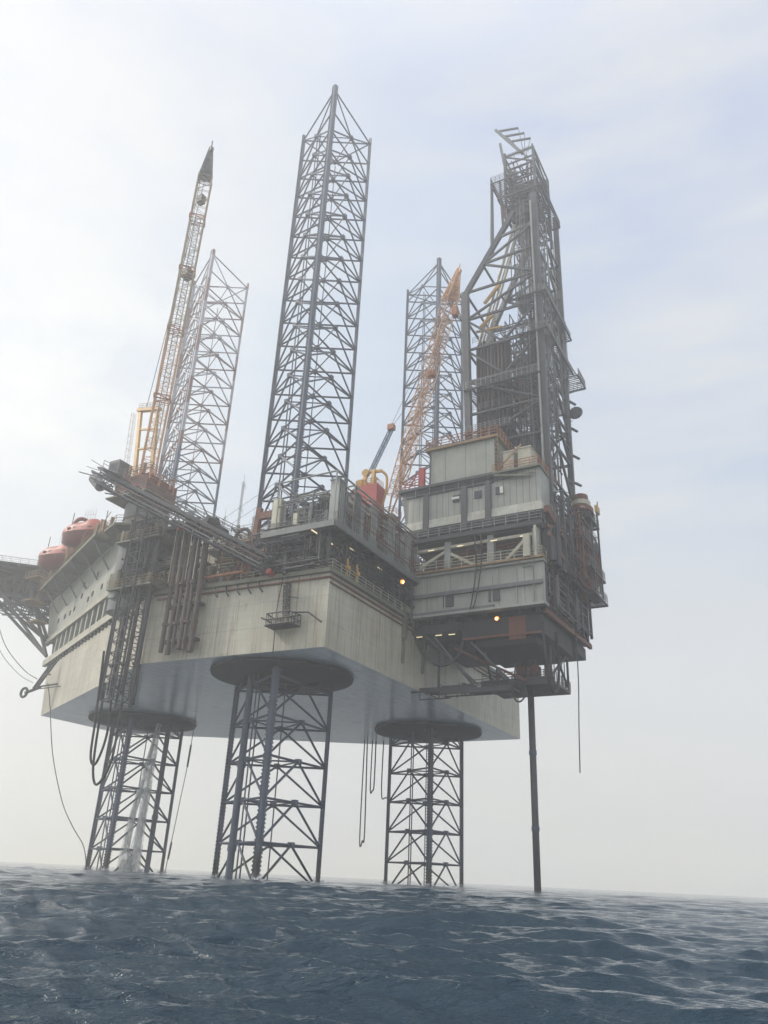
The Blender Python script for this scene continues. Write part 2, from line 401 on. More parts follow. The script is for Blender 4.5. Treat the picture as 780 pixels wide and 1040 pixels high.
# ------------------------------------------------------------------ LEGS
def make_leg(label, mat, cx, cy, ZT):
    t = thing('lattice_leg', label, 'rig leg', (cx, cy, 0), 'triangular lattice legs of the rig')
    rho = 6.93
    CH = [V((cx + rho * math.cos(R(a)), cy + rho * math.sin(R(a)), 0)) for a in (-150, -30, 90)]
    for i, c in enumerate(CH):
        mb = MB(); mb.tube([c + V((0, 0, -6)), c + V((0, 0, ZT))], .27, 10)
        ch = part(mb, 'chord', mat, t, smooth=False)
        a = R((-150, -30, 90)[i]); tg = V((-math.sin(a), math.cos(a), 0)); rd = V((math.cos(a), math.sin(a), 0))
        mb = MB(); mb.beam(c + V((0, 0, -6)), c + V((0, 0, ZT)), .80, .14, up=tuple(rd))
        z = -3
        while z < ZT - .3:
            for sg in (1, -1):
                e = c + tg * sg * .40
                b0 = e + V((0, 0, z)); b1 = e + V((0, 0, z + .26)); tip = tg * sg * .12
                w = rd * .07
                mb.add([b0 - w, b0 + w, b1 + w, b1 - w, b0 + tip + V((0, 0, .07)) - w, b0 + tip + V((0, 0, .07)) + w, b1 + tip - V((0, 0, .07)) + w, b1 + tip - V((0, 0, .07)) - w],
                       [(0, 1, 5, 4), (1, 2, 6, 5), (2, 3, 7, 6), (3, 0, 4, 7), (4, 5, 6, 7)])
            z += .42
        part(mb, 'rack', mat, t, ch)
    k = 0; z = (4.9 if cx < -10 else 4.3) - 9.0; mid = [(CH[i] + CH[(i + 1) % 3]) / 2 for i in range(3)]
    while z < ZT - 2:
        mb = MB(); Z = V((0, 0, z)); zn = V((0, 0, z - 4.5))
        for i in range(3):
            a, b, m = CH[i], CH[(i + 1) % 3], mid[i]
            mb.tube([a + Z, b + Z], .145, 6, cap=False)
            if z > 0:
                for e in (a, b): mb.tube([m + Z, e + zn], .145, 6, cap=False)
            mb.tube([m + Z, mid[(i + 1) % 3] + Z], .10, 5, cap=False)
            mb.box(tuple(m + Z - V((.3, .3, .3))), tuple(m + Z + V((.3, .3, .3))))
        if k % 1 == 0: part(mb, 'brace_frame', mat, t)
        k += 1; z += 4.5
    mb = MB(); Z = V((0, 0, ZT - 1.2)); zn = V((0, 0, z - 4.5))
    for i in range(3):
        a, b, m = CH[i], CH[(i + 1) % 3], mid[i]; mb.tube([a + Z, b + Z], .14, 6, cap=False)
        for e in (a, b): mb.tube([m + zn, e + Z], .12, 6, cap=False)
    part(mb, 'brace_frame', mat, t)
    # twin guide pipes down the middle of the leg, and a ladder
    for sx in (-.35, .35):
        mb = MB(); m = mid[2] * .93 + mid[0] * .07; mb.tube([m + V((sx, 0, -4)), m + V((sx, 0, ZT - 5))], .10, 5); part(mb, 'guide_pipe', mat, t)
    mb = MB(); m = mid[1]; mb.tube([m + V((.2, 0, -4)), m + V((.2, 0, ZT - 7))], .09, 5); part(mb, 'guide_pipe', mat, t)
    return t
legN = make_leg('near blue-grey lattice leg, tallest in the picture, standing at the port stern corner', 'leg', *LEGS['N'], 123.6)
legR = make_leg('blue-grey lattice leg behind the orange crane boom and beside the derrick', 'leg', *LEGS['R'], 120.0)
legL = make_leg('lattice leg with red-brown and white painted bands, at the bow behind the tall crane boom', 'banded', *LEGS['L'], 122.4)
# large caisson pipe inside near leg and bow leg (below hull)
mb = MB(); mb.tube([(-23.9, 14.4, -5), (-23.9, 14.4, 24.4)], .42, 12); mb.tube([(-23.9, 14.4, 4), (-23.9, 14.4, 4.6)], .52, 12); mb.tube([(-23.9, 14.4, 13), (-23.9, 14.4, 13.6)], .52, 12)
single(mb, 'caisson_pipe', 'leg', 'thick vertical seawater pipe hanging inside the near leg under the hull', 'pipe', (-23.9, 14.4, -5), 'seawater pipes inside the legs')
mb = MB(); mb.tube([(1.6, 51.2, -5), (1.6, 51.2, 24.4)], .42, 12); mb.tube([(1.6, 51.2, 9), (1.6, 51.2, 9.6)], .52, 12)
single(mb, 'caisson_pipe', 'leg', 'thick vertical pipe behind the falling water inside the bow leg', 'pipe', (1.6, 51.2, -5), 'seawater pipes inside the legs')

# ------------------------------------------------------------------ clutter helper: machinery on a deck
def clutter(mb, x0, x1, y0, y1, z, n, hmax, seed):
    rs = random.Random(seed)
    for i in range(n):
        x = rs.uniform(x0, x1); y = rs.uniform(y0, y1); w = rs.uniform(.3, 1.3); d = rs.uniform(.3, 1.3); h = rs.uniform(.4, hmax)
        k = rs.random()
        if k < .4: mb.box((x, y, z), (x + w, y + d, z + h))
        elif k < .7: mb.cyl((x, y, z), (x, y, z + h), w * .35, 10)
        elif k < .85: mb.cyl((x, y, z + .6), (x + w * 1.6, y, z + .6), .35, 10)
        else:
            mb.tube([(x, y, z), (x, y, z + h), (x + w * 2, y, z + h), (x + w * 2, y + d, z + h)], .1, 6)
    return mb
def pipes(mb, x0, x1, y0, y1, z0, z1, n, r, seed):
    rs = random.Random(seed)
    for i in range(n):
        p = V((rs.uniform(x0, x1), rs.uniform(y0, y1), rs.uniform(z0, z1))); pts = [p]
        for k in range(rs.randint(2, 5)):
            ax = rs.randint(0, 2); q = pts[-1].copy()
            lo, hi = ((x0, x1), (y0, y1), (z0, z1))[ax]; q[ax] = rs.uniform(lo, hi); pts.append(q)
        mb.tube(pts, r * rs.uniform(.6, 1.4), 6)
    return mb

# ------------------------------------------------------------------ STERN MACHINERY PLATFORM (jack house and exhausts)
jp = thing('machinery_platform', 'two-storey dark machinery platform with grey exhaust ducts on the deck around the near leg', 'machinery platform', (-20, 4, ZD))
X0, X1, Y0, Y1, ZP = -31.3, -7.8, -1.0, 9.3, 38.6
mb = MB(); mb.box((X0, Y0, ZP), (X1, Y1, ZP + .25)); 
for x in np.arange(X0 + .3, X1, 2.35): mb.box((x - .12, Y0 + .1, ZP - .55), (x + .12, Y1 - .1, ZP - .003))
part(mb, 'platform_deck', 'dark', jp)
mb = MB(); mb.beam((X0, Y0 - .1, ZP), (X1, Y0 - .1, ZP), .22, .75); mb.beam((X0 - .1, Y0, ZP), (X0 - .1, Y1, ZP), .22, .75); part(mb, 'edge_beam', 'grey', jp)
for x in (-29.8, -26, -22, -18, -14, -10, -8.4):
    for y in (.6, 8.2):
        mb = MB(); mb.beam((x, y, ZD), (x, y, ZP - .01), .38, .38); part(mb, 'column', 'dark2', jp)
mb = MB()
for a, b in (((-29.8, .6, ZD), (-26, .6, ZP)), ((-22, .6, ZD), (-18, .6, ZP)), ((-18, .6, ZP), (-14, .6, ZD)), ((-14, .6, ZD), (-10, .6, ZP)), ((-29.8, .8, ZP - .3), (-29.8, 8.2, ZD))): mb.beam(a, b, .24, .24)
each(mb, 'brace', 'dark2', jp)
mb = MB(); mb.box((-29, 3.4, ZD + .01), (-25.4, 7.6, ZP - .6)); mb.box((-24, 3, ZD + .01), (-17.4, 4.6, ZP - .6)); mb.box((-16.2, 2.6, ZD + .01), (-9, 6, ZP - .6)); clutter(mb, -29, -9, 1.2, 2.6, ZD + .01, 34, 3.6, 3)
part(mb, 'machine_housing', 'dark', jp)
mb = MB(); pipes(mb, -29.5, -9, .9, 2.4, ZD + .2, ZP - .6, 34, .09, 5); part(mb, 'pipework', 'lgrey', jp)
mb = MB(); pipes(mb, -29.5, -9, .7, 2.2, ZD + .2, ZP - .6, 16, .11, 6); part(mb, 'pipework', 'rust', jp)
# upper level ducts : tall pale ribbed exhaust ducts standing at the platform edge
for i, (x, w, mt) in enumerate([(-30.7, 1.2, 'lgrey'), (-29.1, .5, 'grey'), (-27.0, 1.3, 'grey'), (-25.3, .5, 'lgrey'), (-22.9, 1.6, 'lgrey'), (-18.4, 1.7, 'lgrey'), (-16.2, .5, 'grey'), (-13.6, 1.5, 'lgrey'), (-10.9, .6, 'grey')]):
    mb = MB(); zt = 44.6 - .05 * i - (1.0 if w < 1 else 0); y = -.75
    mb.box((x, y, ZP + .26), (x + w, y + 1.1, zt))
    nr = int(w / .38)
    for k in range(nr + 1): mb.box((x + k * w / nr - .05, y - .14, ZP + .3), (x + k * w / nr + .05, y - .003, zt - .1))
    mb.box((x - .1, y - .2, zt - .1), (x + w + .1, y + 1.2, zt + .08))
    if w > 1.2: mb.tube([(x + w * .5, y + .8, zt), (x + w * .5, y + .8, zt + .5), (x + w * .5, y + .2, zt + .8)], .25, 8)
    part(mb, 'exhaust_duct', mt, jp)
mb = MB(); zr = 45.4
fr = [(X0 + .1, -.7), (-27, -.7), (-22.8, -.7), (-18, -.7), (-13.5, -.7), (-9.8, -.7)]
for x, y in fr: mb.tube([(x, y, ZP), (x, y, zr)], .11, 6); mb.tube([(x, y, zr), (x, 7.5, zr)], .11, 6); mb.tube([(x, 7.5, ZP), (x, 7.5, zr)], .11, 6)
mb.tube([(X0 + .1, -.7, zr), (-9.8, -.7, zr)], .12, 6); mb.tube([(X0 + .1, 7.5, zr), (-9.8, 7.5, zr)], .12, 6)
part(mb, 'roof_frame', 'lgrey', jp)
mb = MB(); clutter(mb, -30, -10, .4, 5.5, ZP + .26, 110, 4.8, 11); mb.box((-28.5, 4, ZP + .26), (-25, 7, 43.0)); mb.box((-23, 4, ZP + .26), (-19.6, 6, 42.3)); mb.box((-17.3, 4, ZP + .26), (-13, 6, 42.6))
part(mb, 'machine_housing', 'dark', jp)
mb = MB(); pipes(mb, -30, -9, -.6, 2, ZP + .4, 44.5, 64, .09, 21); clutter(mb, -30.8, -30, 0, 7, ZP + .26, 14, 3.4, 22); part(mb, 'pipework', 'grey', jp)
mb = MB(); pipes(mb, -30, -9, -.4, 2, 41, 45, 14, .12, 25); part(mb, 'pipework', 'cream', jp)
mb = MB(); mb.box((-31.0, 7.2, ZP + .26), (-30.1, 8.4, 43.4)); mb.box((-31.0, 4.6, ZP + .26), (-30.4, 5.2, 41.0)); each(mb, 'control_cabinet', 'cream', jp)
mb = MB(); mb.rail([(X0, Y1, ZP + .25), (X0, Y0, ZP + .25), (X1, Y0, ZP + .25)], 1.15, 1.9); part(mb, 'railing', 'lgrey', jp)
for (x, y, z, L) in [(-28.1, 1.6, 37.75, 1.6), (-31.1, 1.8, 37.95, 1.9), (-25.2, .3, 37.75, 1.5), (-18.3, .3, 37.75, 1.5), (-24.0, .0, 43.7, 1.5), (-18.6, .0, 43.5, 1.4)]:
    mb = MB(); mb.beam((x - L / 2 * .7, y, z), (x + L / 2 * .7, y, z), .12, .09); part(mb, 'strip_light', 'lamp_white', jp)
mb = MB(); pipes(mb, -31.2, -29.2, .5, 9.2, ZD + .3, ZP - .2, 60, .09, 311); clutter(mb, -30.8, -29.4, 2, 8.6, ZD + .01, 26, 4.2, 312); part(mb, 'pipework', 'dark', jp)
mb = MB(); pipes(mb, -31.2, -29.4, .5, 9.2, ZP + .3, 44, 44, .07, 313); part(mb, 'pipework', 'grey', jp)
mb = MB(); pipes(mb, -31.5, -30.4, 3, 11, 37.2, 39.4, 44, .08, 314); part(mb, 'pipework', 'dark2', jp)
mb = MB(); pipes(mb, -30, -9, -.9, -.2, ZP + .3, 45, 46, .06, 315); part(mb, 'conduit', 'rust', jp)
mb = MB(); pipes(mb, -30, -9, -.3, 1.5, ZD + .1, ZP - .3, 60, .07, 316); part(mb, 'pipework', 'dark', jp)
for x, y in ((-29.6, 3.2), (-29.6, 5.6), (-26.6, -.1), (-24.4, -.1)):
    mb = MB(); mb.tube([(x, y, ZD + .1), (x, y, ZD + 2.6)], .13, 8); mb.box((x - .3, y - .3, ZD + 1.2), (x + .3, y + .3, ZD + 1.7)); part(mb, 'valve_post', 'yellow', jp)
# right end small frames
mb = MB()
for x in (-9.6, -8.6, -7.8): mb.tube(curve([(x, -.9, ZP), (x, -.9, 41.6), (x, -.3, 42.4), (x, 3, 42.4)]), .12, 6)
part(mb, 'pipe_arch', 'grey', jp)
mb = MB(); mb.tube([(-14.6, -.75, ZD), (-14.6, -.75, 37.2)], .08, 6); post = single(mb, 'lamp_post', 'dark2', 'thin lamp post with a glowing orange deck lamp below the machinery platform', 'lamp', (-14.6, -.75, ZD))
mb = MB(); mb.cyl((-14.6, -.95, 37.1), (-14.6, -1.2, 36.97), .24, 12, .3); tmp = mb.build('lamp_glass', 'lamp_orange', post, (-14.6, -.75, ZD))
mb = MB(); mb.cyl((-14.6, -1.2, 36.96), (-14.6, -1.24, 36.94), .13, 10); tmp = mb.build('bulb', 'lamp_core', post, (-14.6, -.75, ZD))
mb = MB(); mb.cyl((-14.6, -.72, 37.15), (-14.6, -.95, 37.1), .3, 12, .36); tmp = mb.build('lamp_housing', 'dark', post, (-14.6, -.75, ZD))

# hull deck rails
mb = MB(); mb.rail([(-29.9, 13, 33.6), (-29.9, -.2, 33.6), (-9, -.2, 33.6)], 1.2, 1.9, .05); 
single(mb, 'deck_railing', 'cream', 'cream handrail along the port stern corner of the main deck', 'railing', (-29.9, 0, 33.6))
mb = MB(); mb.rail([(-30.2, 24.5, 33.6), (-30.0, 14.2, 33.6)], 1.2, 1.5, .045, 4)
single(mb, 'deck_railing', 'grey', 'grey handrail behind the orange pipe on the port side of the main deck', 'railing', (-30.2, 24, 33.6))

# ------------------------------------------------------------------ RED LEG FRAME and deck gear along port side
t = thing('guide_frame', 'rusty red H-shaped steel frame on deck left of the near leg', 'steel frame', (-29, 10, ZD))
mb = MB(); mb.beam((-29, 12.6, ZD), (-29, 12.0, 43.8), .7, .6); part(mb, 'post', 'rust', t)
mb = MB(); mb.beam((-29, 9.6, ZD), (-29, 9.4, 43.4), .7, .6); part(mb, 'post', 'rust', t)
mb = MB(); mb.beam((-29, 12.2, 42.6), (-29, 9.4, 42.6), .6, .9); mb.beam((-29, 12.6, 37.5), (-29, 9.6, 37.5), .5, .5); mb.beam((-29, 12.6, 37.5), (-29, 9.5, 41.5), .35, .35); mb.tube(curve([(-29.4, 15.5, ZD), (-29.2, 13.2, 38), (-29, 12.4, 41)]), .25, 8); part(mb, 'cross_beam', 'rust', t)
mb = MB(); mb.beam((-27, 15.4, 39.0), (-27, 7.6, 41.4), .5, .6); mb.beam((-27, 15.4, 37.2), (-27, 8, 39.2), .3, .4); part(mb, 'walkway_beam', 'ochre', t)
for i, (x, y, h, r, mt, lb) in enumerate([(-28.5, 14.6, 2.4, .5, 'rust', 'squat rusty red winch drum on deck left of the red frame'),
                                   (-27.6, 17.6, 3.4, .7, 'cream', 'cream tank with a domed top on deck behind the orange pipe'),
                                   (-28.0, 20.6, 2.6, .6, 'ochre', 'ochre stained tank on deck near the brown pipe bundle')]):
    t = thing('deck_tank', lb, 'tank', (x, y, ZD))
    mb = MB(); mb.tube([(x, y, ZD + .2), (x, y, ZD + h), (x, y, ZD + h + r * .35)], r, 14, r * .5) if False else mb.cyl((x, y, ZD + .3), (x, y, ZD + h), r, 16)
    mb.cyl((x, y, ZD + h), (x, y, ZD + h + .3), r * .96, 16, r * .4); part(mb, 'tank_body', mt, t)
    mb = MB(); [mb.beam((x + r * .7 * a, y + r * .7 * b, ZD), (x + r * .7 * a, y + r * .7 * b, ZD + .6), .12) for a in (-1, 1) for b in (-1, 1)]; each(mb, 'foot', 'dark2', t)
t = thing('deck_machinery', 'row of rusty winches, pipes and valves crowded along the port deck edge', 'deck machinery', (-26, 16, ZD))
mb = MB(); clutter(mb, -29.3, -24, 9, 24, ZD, 60, 4.2, 31); part(mb, 'winch', 'olive', t)
mb = MB(); clutter(mb, -29.3, -24, 9, 24, ZD, 36, 3.4, 33); part(mb, 'valve_block', 'rust', t)
mb = MB(); pipes(mb, -29.5, -24.5, 8.5, 24, ZD + .5, 40, 46, .11, 35); part(mb, 'pipework', 'ochre', t)
mb = MB(); pipes(mb, -29.5, -25.5, 8.5, 18, ZD + .5, 39, 26, .12, 38); part(mb, 'pipework', 'grey', t)
mb = MB(); mb.box((-27.5, 13.5, 36.3), (-24, 24.5, 36.5)); mb.beam((-27.5, 14, ZD), (-27.5, 14, 36.3), .2); mb.beam((-27.5, 24, ZD), (-27.5, 24, 36.3), .2); mb.rail([(-27.5, 13.5, 36.5), (-27.5, 24.5, 36.5)], 1.1, 1.6, .04); part(mb, 'walkway', 'olive', t)
mb = MB(); mb.tube([(-31.1, 20.2, 36.2), (-31.1, 17.5, 34.5), (-31.1, 11.6, 34.5), (-31.1, 11.4, 35.3)], .17, 10)
for y in (17.2, 14.4, 11.9): mb.tube([(-31.1, y, 34.5), (-30.1, y, 33.5)], .06, 5)
single(mb, 'deck_pipe', 'orange', 'bright orange pipe running level along the port deck edge', 'pipe', (-31.1, 11.6, 34.5))
mb = MB()
for y in np.linspace(9.4, 16, 5): mb.tube(curve([(-30.3, y, 33.3), (-30.7, y, 33.0), (-30.9, y - .3, 32.2), (-30.4, y - .4, 31.8)], 3), .09, 5)
single(mb, 'fender_bracket', 'dark2', 'dark curved brackets under the deck edge below the orange pipe', 'bracket', (-30.3, 12, 32.5))
# white deckhouse with sloped cream roof
t = thing('deckhouse', 'cream deckhouse with a stepped roof between the bow leg and the near leg', 'deckhouse', (-12, 27, ZD))
mb = MB(); mb.box((-17, 20, ZD), (-2, 37, 47.2)); mb.add([(-17, 20, 47.2), (-17, 37, 47.2), (-9, 37, 50.4), (-9, 20, 50.4), (-2, 20, 50.4), (-2, 37, 50.4), (-2, 20, 47.2), (-2, 37, 47.2)], [(0, 3, 2, 1), (3, 4, 5, 2), (0, 6, 4, 3), (1, 2, 5, 7), (4, 6, 7, 5)]); part(mb, 'wall', 'cream', t)
mb = MB(); mb.rail([(-16.9, 37, 47.3), (-16.9, 20, 47.3)], 1.3, 1.5, .045); mb.rail([(-9, 37, 50.5), (-9, 20, 50.5)], 1.3, 1.6, .045); part(mb, 'railing', 'lgrey', t)
mb = MB(); mb.cyl((-12, 30, 48.5), (-12, 30, 51.6), .3, 12); part(mb, 'funnel', 'lgrey', t)
mb = MB(); mb.cyl((-14, 34.5, 48), (-14, 34.5, 51.3), .3, 12); part(mb, 'vent_pipe', 'rust', t)
t = thing('hose_reel', 'pair of large brown hose reels on the deckhouse edge', 'hose reel', (-18.5, 27, 44))
for y in (27.5, 23.5):
    mb = MB(); mb.tube([(-18.2, y + 1.3 * math.cos(a), 46.0 + 1.3 * math.sin(a)) for a in np.linspace(0, 2 * PI, 17)], .28, 7); part(mb, 'reel', 'rustbrown', t)
mb = MB(); mb.box((-19.4, 22, 44.2), (-17.02, 29.5, 44.5)); mb.beam((-19.2, 29, ZD), (-19.2, 29, 44.2), .3); mb.beam((-19.2, 22.5, ZD), (-19.2, 22.5, 44.2), .3); part(mb, 'stand', 'dark2', t)
# antenna masts
def mast(x, y, z0, z1, lb, w=.26):
    t = thing('antenna_mast', lb, 'antenna', (x, y, z0), 'antennas on the deckhouse roof')
    mb = MB(); mb.lattice((x, y, z0), (x, y, z1), w, int((z1 - z0) / .6), .028, .018, up=(1, 0, 0)); part(mb, 'mast', 'lgrey', t)
    mb = MB()
    for z in (z0 + (z1 - z0) * .5, z1 - .6): mb.tube([(x - .6, y, z), (x + .6, y, z)], .03, 5); mb.tube([(x + .6, y, z - .5), (x + .6, y, z + .6)], .03, 5)
    mb.tube([(x, y, z1), (x, y, z1 + 1.4)], .03, 5); part(mb, 'aerial', 'lgrey', t)
mast(-10, 31.8, 50.4, 60.6, 'tall thin lattice antenna mast between the bow leg and near leg')
mast(-10, 34.8, 50.4, 54.8, 'short thin antenna left of the tall antenna mast', .2)
mast(-9, 29.6, 50.4, 54.4, 'short thin antenna right of the tall antenna mast', .2)
mb = MB(); mb.tube([(-2, 48, 54.5), (-18, 18, 52.2)], .035, 4); mb.tube([(-2, 48, 56.5), (-18, 18, 54.4)], .035, 4)
single(mb, 'antenna_wire', 'rubber', 'pair of thin wires strung between the bow leg and the near leg', 'wire', (-10, 33, 54))

# ------------------------------------------------------------------ pipe bundles on the port side
t = thing('riser_bundle', 'tall bundle of thick rusty brown pipes hung against the port hull side', 'pipe bundle', (-31.6, 22, 25))
for k in range(6):
    y = 17.5 + k * .88; x = -31.9 - (.25 if k % 2 else 0)
    mb = MB(); mb.tube([(x, y, 25.0 + .25 * (k * 5 % 4)), (x, y, 41.5)], (.34, .24, .36, .2, .33, .28)[k], 10)
    for z in (28.5, 33.5, 38.4): mb.tube([(x, y, z), (x, y, z + .35)], .40, 10)
    part(mb, 'pipe', 'rustbrown', t, smooth=False)
mb = MB(); [mb.box((-32.1, 17.0, z), (-31.0, 22.4, z + .3)) for z in (26.5, 30.9, 36)]; each(mb, 'clamp', 'dark', t)
mb = MB(); mb.box((-33.2, 16.6, 41.0), (-29, 23.6, 41.5)); clutter(mb, -33, -29.5, 17, 23, 41.5, 14, 1.6, 77); part(mb, 'head_frame', 'dark', t)
mb = MB(); [mb.tube([(-32.9, y, 33.8), (-32.9, y, 41)], .06, 5) for y in (17.9, 19.1, 20.5, 21.8)]; each(mb, 'drain_pipe', 'cream', t)

t = thing('pump_tower', 'dark open pump tower with hoses standing against the port side left of the brown pipes', 'pump tower', (-32, 30, 20))
PX = -32.4
mb = MB(); mb.lattice((PX, 27.4, 19.6), (PX, 27.4, 45.5), 2.0, 18, .13, .06, h=3.3, up=(1, 0, 0)); part(mb, 'tower_frame', 'dark2', t)
for k, y in enumerate((24.7, 25.5, 26.4, 27.4, 28.3, 29.2, 30.2)):
    mb = MB(); mb.tube([(PX - .4 + .3 * (k % 2), y, 18.8 + .9 * (k % 3)), (PX - .4 + .3 * (k % 2), y, 42 + k * .3)], (.22, .12, .26, .14, .24, .1, .16)[k], 8)
    for z in (24, 30.5, 37): mb.tube([(PX - .4 + .3 * (k % 2), y, z), (PX - .4 + .3 * (k % 2), y, z + .25)], .3, 8)
    part(mb, 'pipe', 'dark2' if k % 2 else 'dark', t)
for z, sz in ((33.8, 3.2), (40.3, 3.6)):
    mb = MB(); mb.box((PX - 1.3, 24.0, z), (-29.6, 31.6, z + .2)); clutter(mb, PX - 1, -30, 24, 31, z + .2, 26, 2.6, int(z)); part(mb, 'platform', 'olive', t)
    mb = MB(); mb.rail([(-29.6, 24, z + .2), (PX - 1.3, 24, z + .2), (PX - 1.3, 31.6, z + .2)], 1.1, 1.5, .045); part(mb, 'railing', 'ochre', t)
mb = MB(); pipes(mb, PX - .8, -30.5, 24, 31, 34, 44, 44, .1, 51); part(mb, 'pipework', 'dark', t)
mb = MB(); pipes(mb, -30.4, -29, 23.6, 30, 34, 39, 24, .09, 52); part(mb, 'pipework', 'ochre', t)
mb = MB(); mb.box((PX - .7, 30.6, 33.0), (PX + .6, 31.8, 34.2)); part(mb, 'valve_housing', 'lgrey', t)
for i, pts in enumerate([[(-33, 30.6, 26), (-33, 29.8, 18), (-33, 29.4, 13.4), (-33, 28.3, 12.6), (-33, 27.4, 16), (-33, 28.0, 21.5)],
            [(-32.7, 29.6, 22), (-32.7, 29.2, 14), (-32.7, 28.6, 11.0), (-32.7, 27.6, 10.4), (-32.7, 26.2, 13), (-32.7, 26.2, 20)]]):
    mb = MB(); mb.tube(curve(pts), .14, 8)
    single(mb, 'hanging_hose', 'rubber', ['wide loop of black hose hanging left of the pump tower bottom', 'narrow loop of black hose hanging lowest under the pump tower'][i], 'hose', pts[0], 'hose loops under the pump tower')
# terraces behind the pump tower
t = thing('deck_terrace', 'small two-level terrace with ochre handrails and a white tank under the crane platform', 'terrace', (-27.5, 28, ZD))
for z in (37.4, 40.3):
    mb = MB(); mb.box((-30.2, 24.4, z), (-25, 30.2, z + .22)); part(mb, 'terrace_floor', 'olive', t)
    mb = MB(); mb.rail([(-25.2, 24.4, z + .22), (-30.2, 24.4, z + .22), (-30.2, 30.2, z + .22)], 1.15, 1.4, .05); part(mb, 'railing', 'ochre', t)
mb = MB(); mb.cyl((-28.2, 26.9, ZD), (-28.2, 26.9, 38.9), 1.15, 20); mb.box((-29.6, 25.6, 38.9), (-26.9, 28.2, 39.2)); part(mb, 'white_tank', 'white', t)
mb = MB(); [mb.beam((x, y, ZD), (x, y, 41.4), .22) for x in (-30, -25.4) for y in (24.6, 30)]; pipes(mb, -30, -26, 24.6, 30, ZD + .3, 41, 18, .08, 63); part(mb, 'post', 'dark2', t)

# ------------------------------------------------------------------ PORT BOW CRANE (tall boom)
cr = thing('pedestal_crane', 'tall crane at the left with pale raised boom and yellow gantry beside the banded leg', 'crane', (-26, 36, ZD), 'deck cranes')
CP = V((-26, 36, 0))
mb = MB(); mb.tube([(-26, 36, ZD), (-26, 36, 47.2)], 2.5, 24); mb.tube([(-26, 36, 47.2), (-26, 36, 49.0), (-26, 36, 49.5)], 2.7, 24); part(mb, 'pedestal', 'grey', cr)
mb = MB(); mb.cyl((-26, 36, 45.0), (-26, 36, 45.35), 4.9, 8); mb.beam((-30.4, 36, 45), (-26, 36, 41.2), .2); mb.beam((-26, 31.5, 45), (-26, 36, 41.2), .2); part(mb, 'pedestal_platform', 'olive', cr)
mb = MB(); mb.rail([(-26 + 4.7 * math.cos(a), 36 + 4.7 * math.sin(a), 45.35) for a in [2 * PI * k / 8 for k in range(8)]], 1.2, 1.6, .045, close=True); part(mb, 'railing', 'ochre', cr)
mb = MB(); mb.cyl((-26, 36, 49.5), (-26, 36, 50.4), 2.9, 20); mb.box((-29.2, 33, 50.4), (-23.2, 39.4, 53.4)); mb.box((-24.0, 35, 53.4), (-23, 37, 54.4)); part(mb, 'machine_house', 'rust', cr)
mb = MB(); clutter(mb, -29.6, -24, 32.4, 39, 53.4, 16, 1.8, 71); pipes(mb, -29.8, -23.5, 32.3, 39.5, 50, 55, 26, .1, 73); part(mb, 'winch_gear', 'orange', cr)
mb = MB(); mb.rail([(-29.8, 39.8, 53.4), (-29.8, 32.2, 53.4), (-23, 32.2, 53.4)], 1.2, 1.3, .05); mb.box((-30, 32, 50.1), (-22.8, 40, 50.3)); part(mb, 'walkway', 'olive', cr)
# cab
mb = MB(); mb.box((-27.2, 42.0, 55.6), (-24.6, 44.2, 58.6)); part(mb, 'operator_cab', 'dark2', cr)
mb = MB(); mb.box((-27.23, 42.3, 56.4), (-27.2, 43.9, 58.1)); part(mb, 'cab_window', 'glass', cr)
mb = MB(); mb.cyl((-27.6, 44.5, 54.2), (-27.6, 46.4, 56.0), .9, 14); part(mb, 'searchlight', 'grey', cr)
mb = MB(); mb.beam((-27, 39, 52.5), (-26.5, 43, 55.6), .4); mb.beam((-25, 39, 52.5), (-25.3, 43, 55.6), .4); mb.beam((-27.4, 39, 51), (-27.6, 45, 54.4), .3); each(mb, 'cab_support', 'dark2', cr)
# gantry (yellow A-frame)
mb = MB(); G = [V((-25.6, 39.6, 53.4)), V((-25.6, 36.2, 53.4)), V((-25, 42.2, 68.6)), V((-25, 38.4, 67.6))]
for a, b in ((0, 2), (1, 3)): mb.beam(G[a], G[b], .55, .45)
for k in range(1, 5): mb.beam(G[0].lerp(G[2], k / 4), G[1].lerp(G[3], k / 4), .28, .28)
mb.beam(G[2] + V((0, .6, .2)), G[3] + V((0, -.6, .2)), .7, .5)
part(mb, 'gantry', 'yellow', cr)
mb = MB(); 
for a, b in ((0, 2), (1, 3)): mb.beam(G[a] + V((3.4, 3.4, 0)), G[b] + V((.6, .6, 0)), .35, .35)
mb.cage(G[0] + V((0, 2.0, 0)), G[2] + V((0, 1.2, 0)), off=(0, 1, 0)); mb.rail([G[2] + V((0, .6, .4)), G[3] + V((0, -.6, .4))], 1.1, .9, .04)
part(mb, 'gantry_ladder', 'crane_pale', cr)
BB = V((-27.4, 35.2, 53.8)); BT = V((-36.6, 24.5, 106.7)); bd = (BT - BB).normalized()
mb = MB(); mb.lattice(BB, BB.lerp(BT, .40), 2.1, 15, .12, .05, up=(1, 1, 0)); part(mb, 'boom', 'boom2', cr)
mb = MB(); mb.lattice(BB.lerp(BT, .40), BB.lerp(BT, .90), 2.1, 19, .12, .05, up=(1, 1, 0)); part(mb, 'boom', 'crane_pale', cr)
mb = MB(); mb.lattice(BB.lerp(BT, .89), BT, 2.0, 5, .16, .09, w1=.3, up=(1, 1, 0)); mb.lattice(BB.lerp(BT, .90), BB.lerp(BT, .985), 1.3, 6, .24, .2, w1=.4, up=(1, 1, 0)); mb.tube([BB.lerp(BT, .895), BB.lerp(BT, .96)], .55, 6, .3); mb.cyl(BT + V((-.25, .1, -.6)), BT + V((.25, -.1, -.6)), .55, 12); mb.tube([BT, BT + bd * 1.2], .09, 5); part(mb, 'boom_head', 'dark2', cr)
